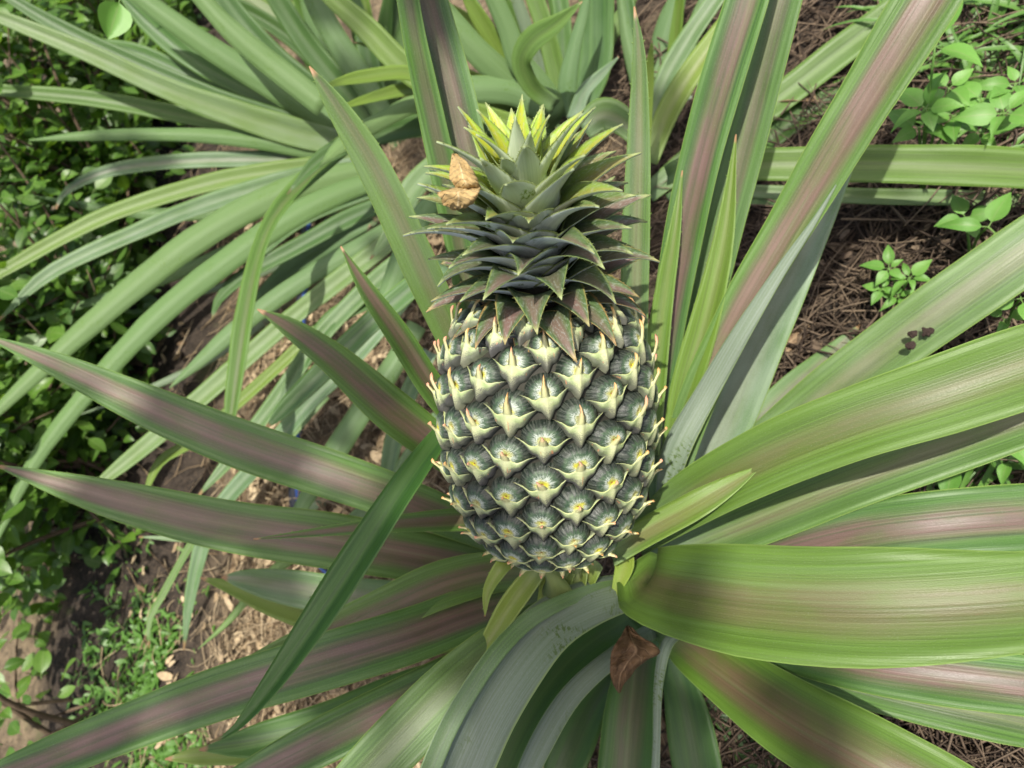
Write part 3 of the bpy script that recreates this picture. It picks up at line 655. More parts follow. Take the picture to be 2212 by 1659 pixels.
neighbour((805, 335), 'big neighbouring pineapple plant fanning its leaves towards the hedge on the left', [
 lf([(810, 325, 50), (650, 290, 72), (500, 243, 66), (350, 188, 52), (180, 110, 46), (-30, 25, 30), (-150, -20, 3)], 1.10, .92, (.1, .35, .35, 1), up=.3),
 lf([(800, 315, 50), (620, 262, 50), (480, 215, 44), (300, 140, 44), (130, 60, 40), (-20, -30, 20), (-100, -80, 3)], 1.12, 1.0, SB),
 lf([(800, 330, 40), (680, 305, 46), (540, 278, 46), (400, 250, 44), (200, 214, 40), (-10, 195, 28), (-140, 190, 3)], 1.14, 1.04, (.05, .15, .05, 1)),
 lf([(800, 340, 40), (690, 322, 56), (560, 303, 44), (400, 290, 34), (200, 292, 26), (62, 303, 3)], 1.10, 1.0, SG, flip=True),
 lf([(800, 350, 40), (660, 346, 44), (500, 345, 40), (350, 352, 36), (220, 374, 30), (142, 415, 16), (121, 452, 3)], 1.10, 1.02, (.5, 0, .45, 1)),
 lf([(810, 345, 40), (660, 362, 46), (500, 385, 44), (350, 425, 42), (200, 480, 38), (0, 590, 28), (-120, 660, 3)], 1.08, .96, (.05, .4, .15, 1)),
 lf([(820, 350, 40), (640, 385, 48), (450, 440, 44), (300, 500, 40), (110, 590, 34), (-6, 696, 3)], 1.08, .95, (.1, .05, .4, 1)),
 lf([(830, 360, 40), (690, 385, 60), (550, 440, 66), (400, 530, 66), (250, 650, 58), (110, 775, 44), (-10, 890, 26), (-80, 960, 3)], 1.05, .88, (.1, .3, .25, 1), flip=True),
 lf([(840, 380, 40), (720, 420, 56), (590, 490, 60), (450, 590, 60), (330, 690, 56), (200, 830, 46), (70, 1000, 34), (0, 1150, 14), (-40, 1230, 3)], 1.02, .86, SG, flip=True),
 lf([(880, 250, 30), (760, 305, 50), (660, 390, 44), (590, 470, 36), (552, 570, 38), (528, 690, 46), (505, 850, 38), (486, 1000, 2)], .92, .74, (.3, .15, .05, 1), chan=.4, spine=(.6, .97)),
 lf([(860, 430, 40), (760, 470, 44), (640, 535, 40), (530, 595, 34), (475, 645, 22), (458, 690, 3)], 1.02, .96, SB),
 lf([(900, 460, 40), (780, 530, 48), (650, 605, 46), (520, 700, 44), (430, 780, 30), (366, 838, 3)], .98, .9, SB, flip=True),
 lf([(900, 480, 40), (780, 570, 50), (640, 680, 46), (480, 820, 48), (320, 960, 44), (215, 1045, 24), (170, 1090, 3)], .97, .9, (.05, .3, .3, 1)),
 lf([(700, 700, 30), (560, 830, 30), (420, 950, 28), (345, 1000, 24), (305, 1090, 3)], .96, .95, SY),
 lf([(920, 520, 40), (820, 600, 46), (700, 720, 44), (600, 860, 40), (500, 990, 34), (425, 1075, 3)], .92, .86, (.1, .1, .3, 1)),
 lf([(820, 300, 50), (700, 250, 66), (560, 170, 64), (420, 80, 58), (270, -30, 40), (180, -90, 3)], 1.12, 1.0, SG, flip=True),
 lf([(830, 300, 50), (720, 230, 66), (600, 130, 62), (510, 30, 56), (450, -60, 40), (400, -140, 3)], 1.14, 1.04, SB),
 lf([(840, 290, 50), (750, 200, 60), (660, 90, 56), (590, -20, 50), (540, -120, 3)], 1.12, 1.02, SG),
 lf([(850, 285, 50), (780, 170, 62), (710, 60, 60), (660, -40, 50), (600, -150, 3)], 1.10, 1.0, SB, flip=True),
 lf([(830, 295, 50), (680, 200, 40), (560, 80, 40), (490, 0, 40), (420, -90, 3)], 1.18, 1.12, (0, .1, 0, 1)),
 lf([(820, 310, 40), (640, 240, 40), (450, 150, 50), (330, 60, 50), (250, -20, 3)], 1.2, 1.15, (0, 0, .05, 1)),
 lf([(800, 330, 40), (600, 260, 40), (420, 170, 44), (280, 110, 44), (120, 90, 3)], 1.25, 1.2, (0, 0, .1, 1)),
 lf([(700, 230, 60), (600, 150, 62), (520, 85, 58), (455, 20, 46), (390, -60, 40), (330, -150, 3)], .98, .92, (.1, .3, .3, 1), flip=True),
 lf([(870, 330, 40), (820, 220, 50), (790, 90, 50), (760, -50, 3)], 1.12, 1.04, SB),
 lf([(880, 460, 40), (820, 480, 50), (700, 530, 50), (600, 600, 40), (540, 660, 3)], 1.08, 1.04, (.1, .0, .35, 1), flip=True),
 lf([(900, 420, 40), (840, 400, 50), (740, 430, 50), (640, 480, 40), (560, 560, 3)], 1.1, 1.05, (.1, .0, .25, 1)),
] + fan((820, 300), [(220, -60), (330, -120), (430, -70), (545, -130), (620, -60), (690, -130), (745, -40), (800, -120), (850, -70), (900, -100), (640, -120), (780, -60), (880, 40)], 1.20, 1.08, 50, .5, [G1, G2, G3, SG])
  + fan((830, 350), [(60, 420), (20, 700), (160, 900), (420, 640), (600, 760), (330, 480)], 1.16, 1.06, 34, .4, [G1, G2, G3]))
neighbour((930, 640), 'low pineapple plant behind the fruit with drooping leaves over pale litter', [
 lf([(960, 570, 50), (880, 630, 56), (800, 700, 56), (700, 800, 54), (620, 880, 44), (575, 925, 3)], .70, .66, (.1, .0, .2, 1)),
 lf([(900, 700, 50), (840, 800, 56), (770, 900, 60), (700, 1010, 56), (640, 1110, 30), (600, 1180, 3)], .88, .84, SB, flip=True),
 lf([(880, 640, 40), (760, 780, 44), (660, 880, 44), (560, 1000, 44), (480, 1090, 40), (440, 1170, 40), (410, 1300, 26), (397, 1405, 3)], .88, .84, (.1, .0, .4, 1)),
 lf([(700, 850, 40), (600, 960, 40), (500, 1060, 32), (420, 1165, 20), (352, 1285, 18), (323, 1340, 14), (322, 1400, 3)], .92, .88, (.1, .2, .2, 1)),
 lf([(820, 1100, 30), (700, 1165, 30), (600, 1225, 28), (545, 1280, 22), (490, 1345, 16), (428, 1402, 2)], .80, .74, (.05, .5, .3, 1), flip=True),
 lf([(700, 1080, 30), (560, 1140, 28), (430, 1162, 22), (300, 1160, 3)], .92, .90, (.05, .2, .5, 1)),
 lf([(900, 600, 40), (820, 640, 44), (720, 690, 46), (650, 790, 36), (590, 900, 3)], .92, .88, SB),
 lf([(930, 760, 40), (880, 860, 46), (850, 960, 46), (830, 1060, 30), (800, 1120, 3)], .80, .78, (.1, .0, .4, 1)),
 lf([(950, 900, 40), (890, 990, 50), (850, 1060, 50), (760, 1130, 40), (700, 1190, 3)], .74, .70, (.1, .1, .4, 1)),
 lf([(990, 420, 40), (930, 440, 50), (880, 520, 56), (840, 620, 44), (800, 690, 3)], .74, .70, (.1, .1, .4, 1), flip=True),
])
neighbour((1215, 240), 'pale green pineapple plant directly behind the crown with curled leaf tips', [
 lf([(1210, 260, 60), (1150, 215, 72), (1090, 165, 70), (1030, 110, 66), (960, 30, 60), (880, -60, 50), (800, -140, 3)], .86, .76, (.05, .25, .3, 1), flip=True),
 lf([(1210, 250, 60), (1170, 190, 62), (1120, 130, 60), (1095, 60, 50), (1060, -20, 44), (1020, -110, 3)], .84, .76, (.05, .2, .35, 1), flip=True),
 lf([(1200, 230, 40), (1150, 190, 44), (1128, 135, 52), (1150, 90, 62), (1200, 55, 44), (1258, 3, 2)], .80, .70, (.1, .22, .12, 1), chan=.4),
 lf([(1190, 240, 50), (1120, 190, 50), (1080, 110, 44), (1030, 30, 40), (980, -60, 3)], .88, .80, SY),
 lf([(1220, 240, 50), (1200, 150, 50), (1180, 70, 46), (1150, -20, 44), (1120, -110, 3)], .90, .84, (0, .25, .1, 1)),
 lf([(1230, 240, 50), (1220, 130, 46), (1215, 40, 44), (1200, -60, 40), (1190, -120, 3)], .90, .84, (0, .05, .15, 1)),
 lf([(1250, 250, 50), (1285, 150, 84), (1290, 50, 88), (1290, -40, 80), (1290, -150, 3)], .90, .82, (0, .0, .2, 1)),
 lf([(1230, 250, 50), (1225, 180, 50), (1240, 100, 36), (1262, 20, 24), (1280, -50, 3)], .84, .78, BLU, flip=True),
 lf([(1240, 260, 40), (1262, 200, 34), (1300, 160, 24), (1337, 122, 3)], .82, .78, BLU),
 lf([(1180, 280, 50), (1060, 230, 66), (980, 210, 66), (880, 150, 66), (790, 60, 60), (700, -20, 40), (650, -70, 3)], .90, .82, (.0, .40, .1, 1)),
 lf([(1180, 290, 50), (1000, 230, 40), (900, 162, 36), (780, 168, 32), (688, 190, 3)], .84, .76, SY),
 lf([(1190, 300, 50), (1050, 260, 60), (920, 220, 46), (820, 260, 44), (740, 310, 40), (690, 360, 3)], .88, .80, (.05, .4, .2, 1), flip=True),
 lf([(1200, 300, 50), (1080, 290, 66), (950, 270, 60), (820, 290, 56), (700, 340, 40), (620, 420, 3)], .92, .84, SG),
 lf([(1150, 330, 50), (1000, 330, 60), (900, 400, 60), (860, 480, 50), (800, 560, 3)], .84, .80, (.05, .2, .4, 1)),
 lf([(1180, 250, 50), (1120, 200, 70), (1050, 190, 66), (960, 200, 60), (900, 240, 3)], .84, .80, (.0, .15, .4, 1), flip=True),
 lf([(1260, 280, 60), (1300, 250, 80), (1340, 260, 70), (1380, 300, 50), (1400, 350, 3)], .72, .70, (.4, .2, .2, 1)),
 lf([(1230, 280, 60), (1160, 270, 90), (1060, 240, 90), (980, 180, 80), (920, 110, 3)], .95, .9, (0, .05, .3, 1)),
] + fan((1215, 270), [(820, -40), (900, -120), (985, -90), (1070, -140), (1160, -120), (1240, -90), (1330, -130), (1400, -60), (760, 90), (720, 240)], .98, .88, 46, .5, [G1, G2, G3, SY]))
neighbour((1440, 340), 'pineapple plant at the top right with crossing yellowed and long green leaves', [
 lf([(1400, 420, 50), (1500, 340, 66), (1650, 240, 74), (1800, 125, 76), (1950, 10, 70), (2080, -100, 3)], .82, .72, (.05, .22, .15, 1)),
 lf([(1420, 430, 50), (1560, 340, 62), (1720, 215, 62), (1900, 90, 60), (2060, -30, 50), (2160, -110, 3)], .86, .78, (.05, .02, .15, 1)),
 lf([(1450, 440, 50), (1620, 330, 60), (1740, 245, 64), (1850, 180, 54), (1960, 120, 40), (2020, 80, 3)], .80, .74, (.2, .05, .02, 1)),
 lf([(1480, 450, 40), (1600, 380, 44), (1700, 320, 40), (1800, 250, 30), (1860, 210, 3)], .84, .80, (.1, .0, .2, 1)),
 lf([(1400, 350, 50), (1450, 230, 60), (1520, 120, 56), (1600, 20, 50), (1680, -80, 3)], .80, .74, (.3, .65, .1, 1)),
 lf([(1390, 340, 40), (1430, 190, 50), (1490, 80, 50), (1560, -20, 40), (1620, -100, 3)], .84, .78, (.1, .1, .35, 1)),
 lf([(1392, 330, 30), (1396, 230, 34), (1402, 160, 28), (1409, 88, 3)], .72, .66, (.1, .65, .1, 1), spine=(.3, .95)),
 lf([(1420, 380, 50), (1500, 200, 44), (1560, 100, 40), (1640, 0, 36), (1720, -100, 3)], .88, .82, BLU),
 lf([(1400, 300, 50), (1420, 140, 60), (1450, 30, 56), (1490, -60, 3)], .92, .86, BLU, flip=True),
 lf([(1380, 300, 40), (1370, 150, 40), (1360, 40, 40), (1350, -60, 3)], .95, .90, (0, 0, .2, 1)),
 lf([(1440, 380, 50), (1500, 360, 66), (1640, 357, 80), (1820, 356, 90), (2020, 358, 98), (2250, 368, 98), (2500, 385, 60), (2650, 400, 3)], .66, .52, (.15, .25, .05, 1), chan=.3),
 lf([(1500, 410, 30), (1650, 415, 34), (1850, 424, 40), (2050, 428, 40), (2250, 434, 34), (2450, 445, 3)], .70, .62, (.1, .3, .35, 1)),
 lf([(1500, 420, 30), (1640, 432, 30), (1760, 430, 28), (1860, 410, 20), (1950, 460, 18), (2030, 515, 3)], .76, .74, (0, 0, .2, 1)),
 lf([(1480, 400, 50), (1560, 460, 56), (1620, 500, 50), (1720, 560, 40), (1800, 600, 3)], .80, .79, (0, 0, .3, 1)),
] + fan((1450, 380), [(1480, -90), (1590, -130), (1690, -80), (1790, -100), (1880, -40), (1960, 60), (1330, -70)], .92, .82, 48, .4, [G1, G2, G3, SB]))

# torn half dead leaves lying under the right side
leaf(plant, [(1470, 1120, .655, 40), (1580, 980, .645, 66), (1690, 860, .65, 62), (1790, 770, .66, 44), (1860, 700, .665, 3)], col=(.7, .1, .35, 1), chan=.2, wave=.12)
leaf(plant, [(1500, 1120, .66, 40), (1620, 960, .655, 50), (1740, 840, .66, 30), (1850, 760, .67, 3)], col=(.1, .0, .4, 1), chan=.2, wave=.12)

# ------------------------------------------------------------------ hedge
def green_mat(name, a, b, rough=.4, trans=.35, tc=(.25, .45, .02), vein=True):
    k = N(name); rnd = k.info()['Random']; rel = k.sep(k.uv('rel')); s = k.abs(k.sub(k.mul(rel[1], 2), 1))
    nz = k.noise(k.comb(k.add(k.mul(rel[0], 3), k.mul(rnd, 40)), k.mul(rel[1], 3)), 1.5, 3)
    col = k.mix(k.math('MULTIPLY', k.add(k.mul(rnd, .7), k.mul(nz, .6)), 1.0, clamp=True), a, b)
    if vein:
        v = k.ramp(k.abs(k.sub(k.math('FRACT', k.add(k.mul(rel[0], 6), k.mul(s, -1.5))), .5)), .06, .0)
        col = k.mix(k.mul(k.math('MAXIMUM', k.mul(v, .4), k.ramp(s, .10, .02)), .5), col, (.22, .30, .10))
    return k.finish(col, rough, k.bump(nz, .2, .001), .5, trans, k.mix(.5, col, tc))
hedge_m = green_mat('hedge_leaf_green', (.024, .084, .013), (.112, .225, .028), .40, .42)
weed_m = green_mat('weed_leaf_green', (.085, .225, .030), (.150, .330, .055), .5, .35)
grass_m = green_mat('grass_green', (.050, .130, .020), (.110, .230, .040), .45, .3, vein=False)
bark = N('twig_bark'); q = bark.noise(bark.coord(), 60, 4); bark = bark.finish(bark.mix(q, (.05, .035, .022), (.16, .115, .075)), .85, bark.bump(q, .6, .004), .2)
def small_leaf(name, L, wd, mat, fold=.25, cup=.15, pw=.85, n=7, petiole=.2):
    V = []; U = []; Fc = []
    for i in range(n):
        f = i / (n - 1); h = wd * .5 * math.sin(math.pi * f ** pw) ** (.8 if pw > .7 else 1.05) + .0002
        for s in (-1, -.5, 0, .5, 1):
            V.append((petiole * L + f * L, s * h, abs(s) * h * fold + cup * L * (-(f - .4) ** 2 + .16))); U.append((f, s * .5 + .5))
    for i in range(n - 1):
        for j in range(4): a = i * 5 + j; Fc.append((a, a + 5, a + 6, a + 1))
    c = len(V); r = .0006
    for x in (0, petiole * L + L * .05):
        for dy, dz in ((-r, 0), (r, 0), (0, -r * 1.5)): V.append((x, dy, dz)); U.append((.5, .5))
    for q in range(3): Fc.append((c + q, c + (q + 1) % 3, c + 3 + (q + 1) % 3, c + 3 + q))
    return mesh(name, V, Fc, mat, None, U)
hl = [small_leaf('hedge_leaf', .030, .0185, hedge_m, .2, .2), small_leaf('hedge_leaf', .025, .017, hedge_m, .35, .5, .8), small_leaf('hedge_leaf', .034, .019, hedge_m, .1, -.15, .9)]
def merge(name, items, mat):
    V = []; Fc = []; U = []; off = 0
    for me, M in items:
        co = np.empty(len(me.vertices) * 3, np.float32); me.vertices.foreach_get('co', co); co = co.reshape(-1, 3)
        A = np.array(M); V.append(co @ A[:3, :3].T + A[:3, 3])
        for p in me.polygons: Fc.append([v + off for v in p.vertices])
        u = np.zeros((len(me.vertices), 2), np.float32); l = me.uv_layers['rel'].data
        for i, lp in enumerate(me.loops): u[lp.vertex_index] = l[i].uv
        U.append(u); off += len(co)
    return mesh(name, np.vstack(V), Fc, mat, None, np.vstack(U))
def orient(d, nrm, p, sc):
    d = d.normalized(); y = nrm.cross(d)
    if y.length < 1e-4: y = d.orthogonal()
    y.normalize(); z = d.cross(y)
    return Matrix(((d.x * sc, y.x * sc, z.x * sc, p.x), (d.y * sc, y.y * sc, z.y * sc, p.y), (d.z * sc, y.z * sc, z.z * sc, p.z), (0, 0, 0, 1)))
h0, h1 = G(385, 160), G(225, 1560)
hdir = (h1 - h0).normalized(); hback = Vector((hdir.y, -hdir.x, 0))
if hback.dot(G(0, 800) - G(600, 800)) < 0: hback = -hback
def shrub(f, label, nst=52, ht=.55, dense=1.0, wid=.24, depth=.30, trunk_r=.008):
    base = h0 + (h1 - h0) * f + hback * .05
    t = thing('hedge_shrub', Vector((base.x, base.y, 0)), label, 'shrub', 'shrubs of the clipped hedge')
    V = []; Fc = []; leaves = []
    for i in range(nst):
        p0 = Vector((R_.uniform(-.05, .05), R_.uniform(-.05, .05), -.01))
        end = hdir * R_.uniform(-wid, wid) + hback * R_.uniform(-depth * .55, depth * .7) + Vector((0, 0, R_.uniform(.06, 1.0) ** 1.25 * ht))
        mid = end * .5 + Vector((R_.uniform(-.06, .06), R_.uniform(-.06, .06), .04)) - Vector((end.x, end.y, 0)) * .15
        Q = catmull([p0, mid, end, end + Vector((R_.uniform(-.05, .05), R_.uniform(-.05, .05), R_.uniform(-.04, .06)))], 18)
        v, fc = tube(Q, np.linspace(trunk_r * R_.uniform(.4, 1) * .7, .0009, 18), 5); o = len(V); V += v; Fc += [tuple(a + o for a in q) for q in fc]
        for j in range(4, 18):
            for r in range(int(3 * dense + R_.random())):
                a = R_.uniform(0, 6.283); tg = Vector(Q[min(j + 1, 17)] - Q[j - 1]).normalized()
                o1 = tg.orthogonal().normalized(); o2 = tg.cross(o1); d = o1 * math.cos(a) + o2 * math.sin(a) + tg * R_.uniform(.1, .9)
                # side twiglet that carries the leaf away from the stem
                pp = Vector(Q[j]) + d * R_.uniform(.0, .055)
                nm = Vector((R_.uniform(-.6, .6), R_.uniform(-.6, .6), 1)) - hback * .5
                leaves.append((hl[R_.randrange(3)], orient(d + Vector((0, 0, -.25)), nm, pp, R_.uniform(.7, 1.25))))
    st = link('stems', mesh('stems', V, Fc, bark), t)
    def key(it):
        x, y, z = proj(it[1].translation + t.location)
        return z if (-40 < x < 700 and -40 < y < 1700) else 50 + z
    leaves.sort(key=key)
    for me, M in leaves[:290]: link('leaf', me, t, None, None, M)
    if len(leaves) > 290: rest = link('foliage', merge('foliage', leaves[290:], hedge_m), t); rest['kind'] = 'stuff'
    return t
shrub(-.22, 'hedge shrub at the top left corner behind the longest arching leaves')
shrub(.06, 'dense dark hedge shrub below the two horizontal leaves at the left edge')
shrub(.30, 'hedge shrub with glossy leaves seen through the drooping leaf tips')
shrub(.53, 'hedge shrub behind the tip of the purple streaked leaf')
shrub(.73, 'hedge shrub beside the litter heap, lowest dense one on the left', nst=46, ht=.46)
shrub(1.0, 'sparse hedge shrub with bare twigs over pale sand in the bottom left corner', nst=6, ht=.42, dense=.55)
# the single leaf hanging into the top edge
fl = thing('hanging_leaf', W(262, -10, .62), 'single pale folded leaf hanging in from the top left edge', 'leaf')
hm = small_leaf('blade', .038, .030, weed_m, .55, .1, .8)
link('blade', hm, fl, None, None, orient(W(238, 70, .62) - W(262, -10, .62), (CAMP - W(240, 30, .62)).normalized(), Vector((0, 0, 0)), .9))

# ------------------------------------------------------------------ weeds
wl = [small_leaf('weed_leaf', .034, .020, weed_m, .18, .35, .62, 11, .16), small_leaf('weed_leaf', .030, .015, weed_m, .3, .6, .66, 11, .2), small_leaf('weed_leaf', .038, .014, weed_m, .25, .8, .6, 11, .14)]
def weed(px, py, ht, clusters, label, sc=1.0, cat='weed'):
    g = G(px, py, ht); base = Vector((g.x, g.y, 0)); lean = Vector((R_.uniform(-.01, .01), R_.uniform(-.01, .01), 0))
    t = thing('broadleaf_weed', base + lean, label, cat, 'broadleaf weeds on the right')
    for (cx, cy, hh, cnt, size, a0) in clusters:
        top = G(cx, cy, hh) - t.location; Q = catmull([Vector((0, 0, -.005)), Vector((top.x * .3, top.y * .3, top.z * .6)), top], 8)
        v, fc = tube(Q, np.linspace(.0016, .0009, 8), 6); link('stem', mesh('stem', v, fc, weed_m), t)
        for i in range(cnt):
            a = a0 + 6.283 * i / cnt + R_.uniform(-.2, .2); d = Vector((math.cos(a), math.sin(a), R_.uniform(-.1, .25)))
            link('leaf', wl[R_.choice((0, 0, 1, 2))], t, None, None, orient(d, Vector((R_.uniform(-.4, .4), R_.uniform(-.4, .4), 1)), top, size * sc * R_.uniform(.65, 1.2)))
weed(2010, 290, .10, [(2020, 100, .17, 3, 1.5, 1.2), (2000, 235, .13, 5, .85, 1.0), (2060, 250, .11, 6, .75, .2), (1985, 275, .10, 4, .9, 2.2), (2050, 190, .12, 4, .7, .5)], 'bright weed with broad pointed leaves above the horizontal leaf')
weed(2150, 265, .09, [(2170, 245, .12, 5, .95, .5), (2120, 285, .09, 5, .75, 0), (2195, 180, .10, 4, .7, 0), (2120, 215, .12, 3, .8, 2)], 'weed with overlapping ovate leaves at the right edge above the horizontal leaf')
weed(2130, 500, .06, [(2135, 490, .10, 3, 1.25, .9), (2085, 470, .06, 4, .6, 0)], 'weed with one upright heart shaped leaf just below the horizontal leaf')
weed(1950, 610, .03, [(1920, 580, .05, 5, .55, .2), (1965, 600, .05, 6, .55, .6), (1940, 640, .035, 5, .5, 0), (1905, 625, .04, 4, .45, 1)], 'tiny clover like seedling on the straw beside the soil marked leaf')
weed(2190, 650, .08, [(2205, 645, .12, 4, 1.0, 0), (2170, 690, .08, 3, .7, 0)], 'weed peeping out between the two long leaves at the right edge')
weed(2130, 960, .06, [(2130, 930, .08, 5, 1.0, .3), (2180, 990, .07, 4, .9, 1.2), (2060, 1000, .05, 3, .7, 0)], 'darker weed under the big right leaf')
weed(1800, 430, .04, [(1790, 430, .06, 3, .8, .5)], 'narrow weed seedling at the foot of the broad diagonal leaf')
# grass tufts
def tuft(px, py, label, cnt=26, L0=.07, spread=.03):
    g = G(px, py); t = thing('grass_tuft', Vector((g.x, g.y, 0)), label, 'grass', 'grass tufts at the right')
    for i in range(cnt):
        a = R_.uniform(0, 6.283); L = L0 * R_.uniform(.6, 1.4); wd = .0035 * R_.uniform(.7, 1.4); d = Vector((math.cos(a), math.sin(a), 0)); sd = Vector((-d.y, d.x, 0))
        p = Vector((R_.uniform(-spread, spread), R_.uniform(-spread, spread), -.002)); V = []; U = []; Fc = []; el = R_.uniform(.5, 1.3)
        for q in range(9):
            f = q / 8; h = wd * (1 - f) ** .6 * min(1, .4 + f * 3) + .0001
            for s in (-1, 0, 1): V.append(p + sd * s * h - Vector((0, 0, 1)) * (0 if s else h * .4)); U.append((f, s * .5 + .5))
            e = el - f * 1.5; p = p + (d * math.cos(e) + Vector((0, 0, 1)) * math.sin(e)) * L / 8
        for q in range(8):
            for s in (0, 1): a_ = q * 3 + s; Fc.append((a_, a_ + 1, a_ + 4, a_ + 3))
        link('blade', mesh('blade', V, Fc, grass_m, None, U), t)
tuft(2170, 60, 'grass tuft in the top right corner behind the weeds', 60, .09, .06)
tuft(2120, 150, 'grass tuft beside the topmost broad weed leaf', 40, .07, .05)
tuft(2190, 330, 'grass tuft at the right edge under the ovate weed leaves', 40, .06, .05)
tuft(2080, 1010, 'dark grass tuft under the big right leaf, near the litter', 30, .09, .04)
tuft(2190, 1000, 'dark grass tuft under the big right leaf, at the right edge', 34, .08, .05)
tuft(1985, 20, 'thin grass tuft at the top edge beside the broad diagonal leaf', 20, .07, .03)
# low green cover by the path
spots = []
for i in range(1900):
    cx_, cy_, sx_, sy_ = R_.choice(((335, 1470, 32, 90), (335, 1470, 45, 130), (360, 1640, 40, 50), (230, 1420, 45, 110)))
    g = G(R_.gauss(cx_, sx_), R_.gauss(cy_, sy_))
    if mn.noise(Vector((g.x * 14, g.y * 14, 0))) > -.12: spots.append((g.x, g.y, gz(g.x, g.y)))

V = []; U = []; Fc = []
for (x, y, z) in spots:
    a = R_.uniform(0, 6.283); d = Vector((math.cos(a), math.sin(a), R_.uniform(.1, 1.4))).normalized(); sd = Vector((-math.sin(a), math.cos(a), 0)); L = R_.uniform(.008, .024); h = L * .16; p = Vector((x, y, z)); c = len(V)
    V += [p - sd * h * .6, p + sd * h * .6, p + d * L * .55 + sd * h, p + d * L * .55 - sd * h, p + d * L - Vector((0, 0, L * .2))]; U += [(0, 0), (0, 1), (.5, 1), (.5, 0), (1, .5)]
    Fc += [(c, c + 1, c + 2, c + 3), (c + 3, c + 2, c + 4)]
tag(link('ground_cover', mesh('ground_cover', V, Fc, grass_m, None, U)), 'low green cover on the earth beside the sandy strip at lower left', 'ground cover', kind='stuff')

# ------------------------------------------------------------------ small things
hose_m = N('hose_plastic'); q = hose_m.sep(hose_m.uv('rel')); hose_m = hose_m.finish(hose_m.mix(hose_m.ramp(hose_m.abs(hose_m.sub(q[1], .35)), .17, .13), (.02, .022, .03), (.045, .10, .33)), .4, None, .5)
hp = catmull([Vector((*G(x, y).xy, .016)) for x, y in ((715, -60), (692, 30), (690, 250), (676, 520), (662, 780), (656, 1080), (700, 1200), (800, 1280), (900, 1330))], 60)
V, Fc = tube(hp, .0085, 12); U = [(i // 12 / 60, (i % 12) / 12) for i in range(720)] + [(0, 0), (1, 0)]
hose = thing('irrigation_hose', Vector(hp[30]) * Vector((1, 1, 0)) if False else Vector((hp[30][0], hp[30][1], 0)), 'thin dark blue striped drip hose lying on the pale earth', 'hose')
link('pipe', mesh('pipe', [v - hose.location for v in V], Fc, hose_m, None, U), hose)

def dry_mat(name, a, b, c):
    k = N(name); rel = k.sep(k.uv('rel')); s = k.abs(k.sub(k.mul(rel[1], 2), 1)); nz = k.noise(k.coord(), 160, 4, .65)
    v = k.ramp(k.abs(k.sub(k.math('FRACT', k.add(k.mul(rel[0], 8), k.mul(s, -1.6))), .5)), .12, .0)
    col = k.mix(k.ramp(nz, .3, .7), a, b); col = k.mix(k.mul(v, .55), col, c); col = k.mix(k.ramp(s, .08, .02), col, c)
    col = k.mix(k.ramp(nz, .68, .72), col, (.10, .05, .025))
    return k.finish(col, .7, k.bump(k.add(nz, k.mul(v, -.6)), .7, .0015), .3, .2)
def crumple(name, rows, base, mat, cols=19, jit=.0005, curl=.2):
    """rows: (left x, right x, y, depth) down the picture; a thick crumpled sheet"""
    V = []; U = []; Fc = []; Rr = catmull([(l, r, y, d * 1000) for l, r, y, d in rows], 34)
    for side in (0, 1):
        for i, (l, r, y, d) in enumerate(Rr):
            for j in range(cols):
                f = j / (cols - 1); s = 2 * f - 1
                dd = d / 1000 + curl * (abs(r - l) * d / 1000 / F) * (s * s - .4) + mn.noise(Vector((i * .10, j * .18, 2.2))) * jit * 4 + mn.noise(Vector((i * .30, j * .45, 8.2))) * jit * 1.5 - abs(math.sin(i * .75 - abs(s) * 3.2)) * jit * .7
                V.append(W(l + (r - l) * f, y + 5 * mn.noise(Vector((j * .5, i * .25, 5))), dd + side * .0003) - base); U.append((i / 33, f))
    k = 34 * cols
    for i in range(33):
        for j in range(cols - 1): a = i * cols + j; Fc += [(a, a + cols, a + cols + 1, a + 1), (k + a, k + a + 1, k + a + cols + 1, k + a + cols)]
        for j in (0, cols - 1): a = i * cols + j; Fc.append((a, a + cols, k + a + cols, k + a))
    return mesh(name, V, Fc, mat, None, U)
dl = thing('dry_leaf', W(990, 400, .275), 'curled tan dry leaf caught on the left of the crown', 'dead leaf')
dm = dry_mat('tan_dry_leaf', (.31, .20, .075), (.48, .345, .150), (.58, .45, .24))
link('blade', crumple('blade', [(976, 982, 332, .278), (974, 1004, 346, .274), (971, 1020, 366, .270), (972, 1032, 388, .268), (984, 1038, 404, .270), (980, 1038, 410, .275)], dl.location, dm, curl=.35), dl)
link('folded_lobe', crumple('folded_lobe', [(988, 1036, 404, .274), (962, 1038, 410, .268), (944, 1034, 416, .265), (952, 1030, 428, .265), (956, 1022, 440, .267), (972, 1000, 450, .270), (985, 990, 453, .272)], dl.location, dm, curl=.15), dl)
bl = thing('dry_leaf', W(1360, 1420, .44), 'dark brown crumpled dead leaf lodged at the foot of the rosette', 'dead leaf')
bm_ = dry_mat('brown_dry_leaf', (.085, .048, .022), (.175, .105, .050), (.25, .16, .085))
link('blade', crumple('blade', [(1352, 1360, 1352, .452), (1342, 1382, 1372, .446), (1326, 1418, 1396, .440), (1320, 1424, 1412, .438), (1318, 1384, 1436, .438), (1318, 1362, 1460, .441), (1326, 1348, 1480, .444), (1336, 1340, 1496, .447)], bl.location, bm_, curl=.5, jit=.0018), bl)
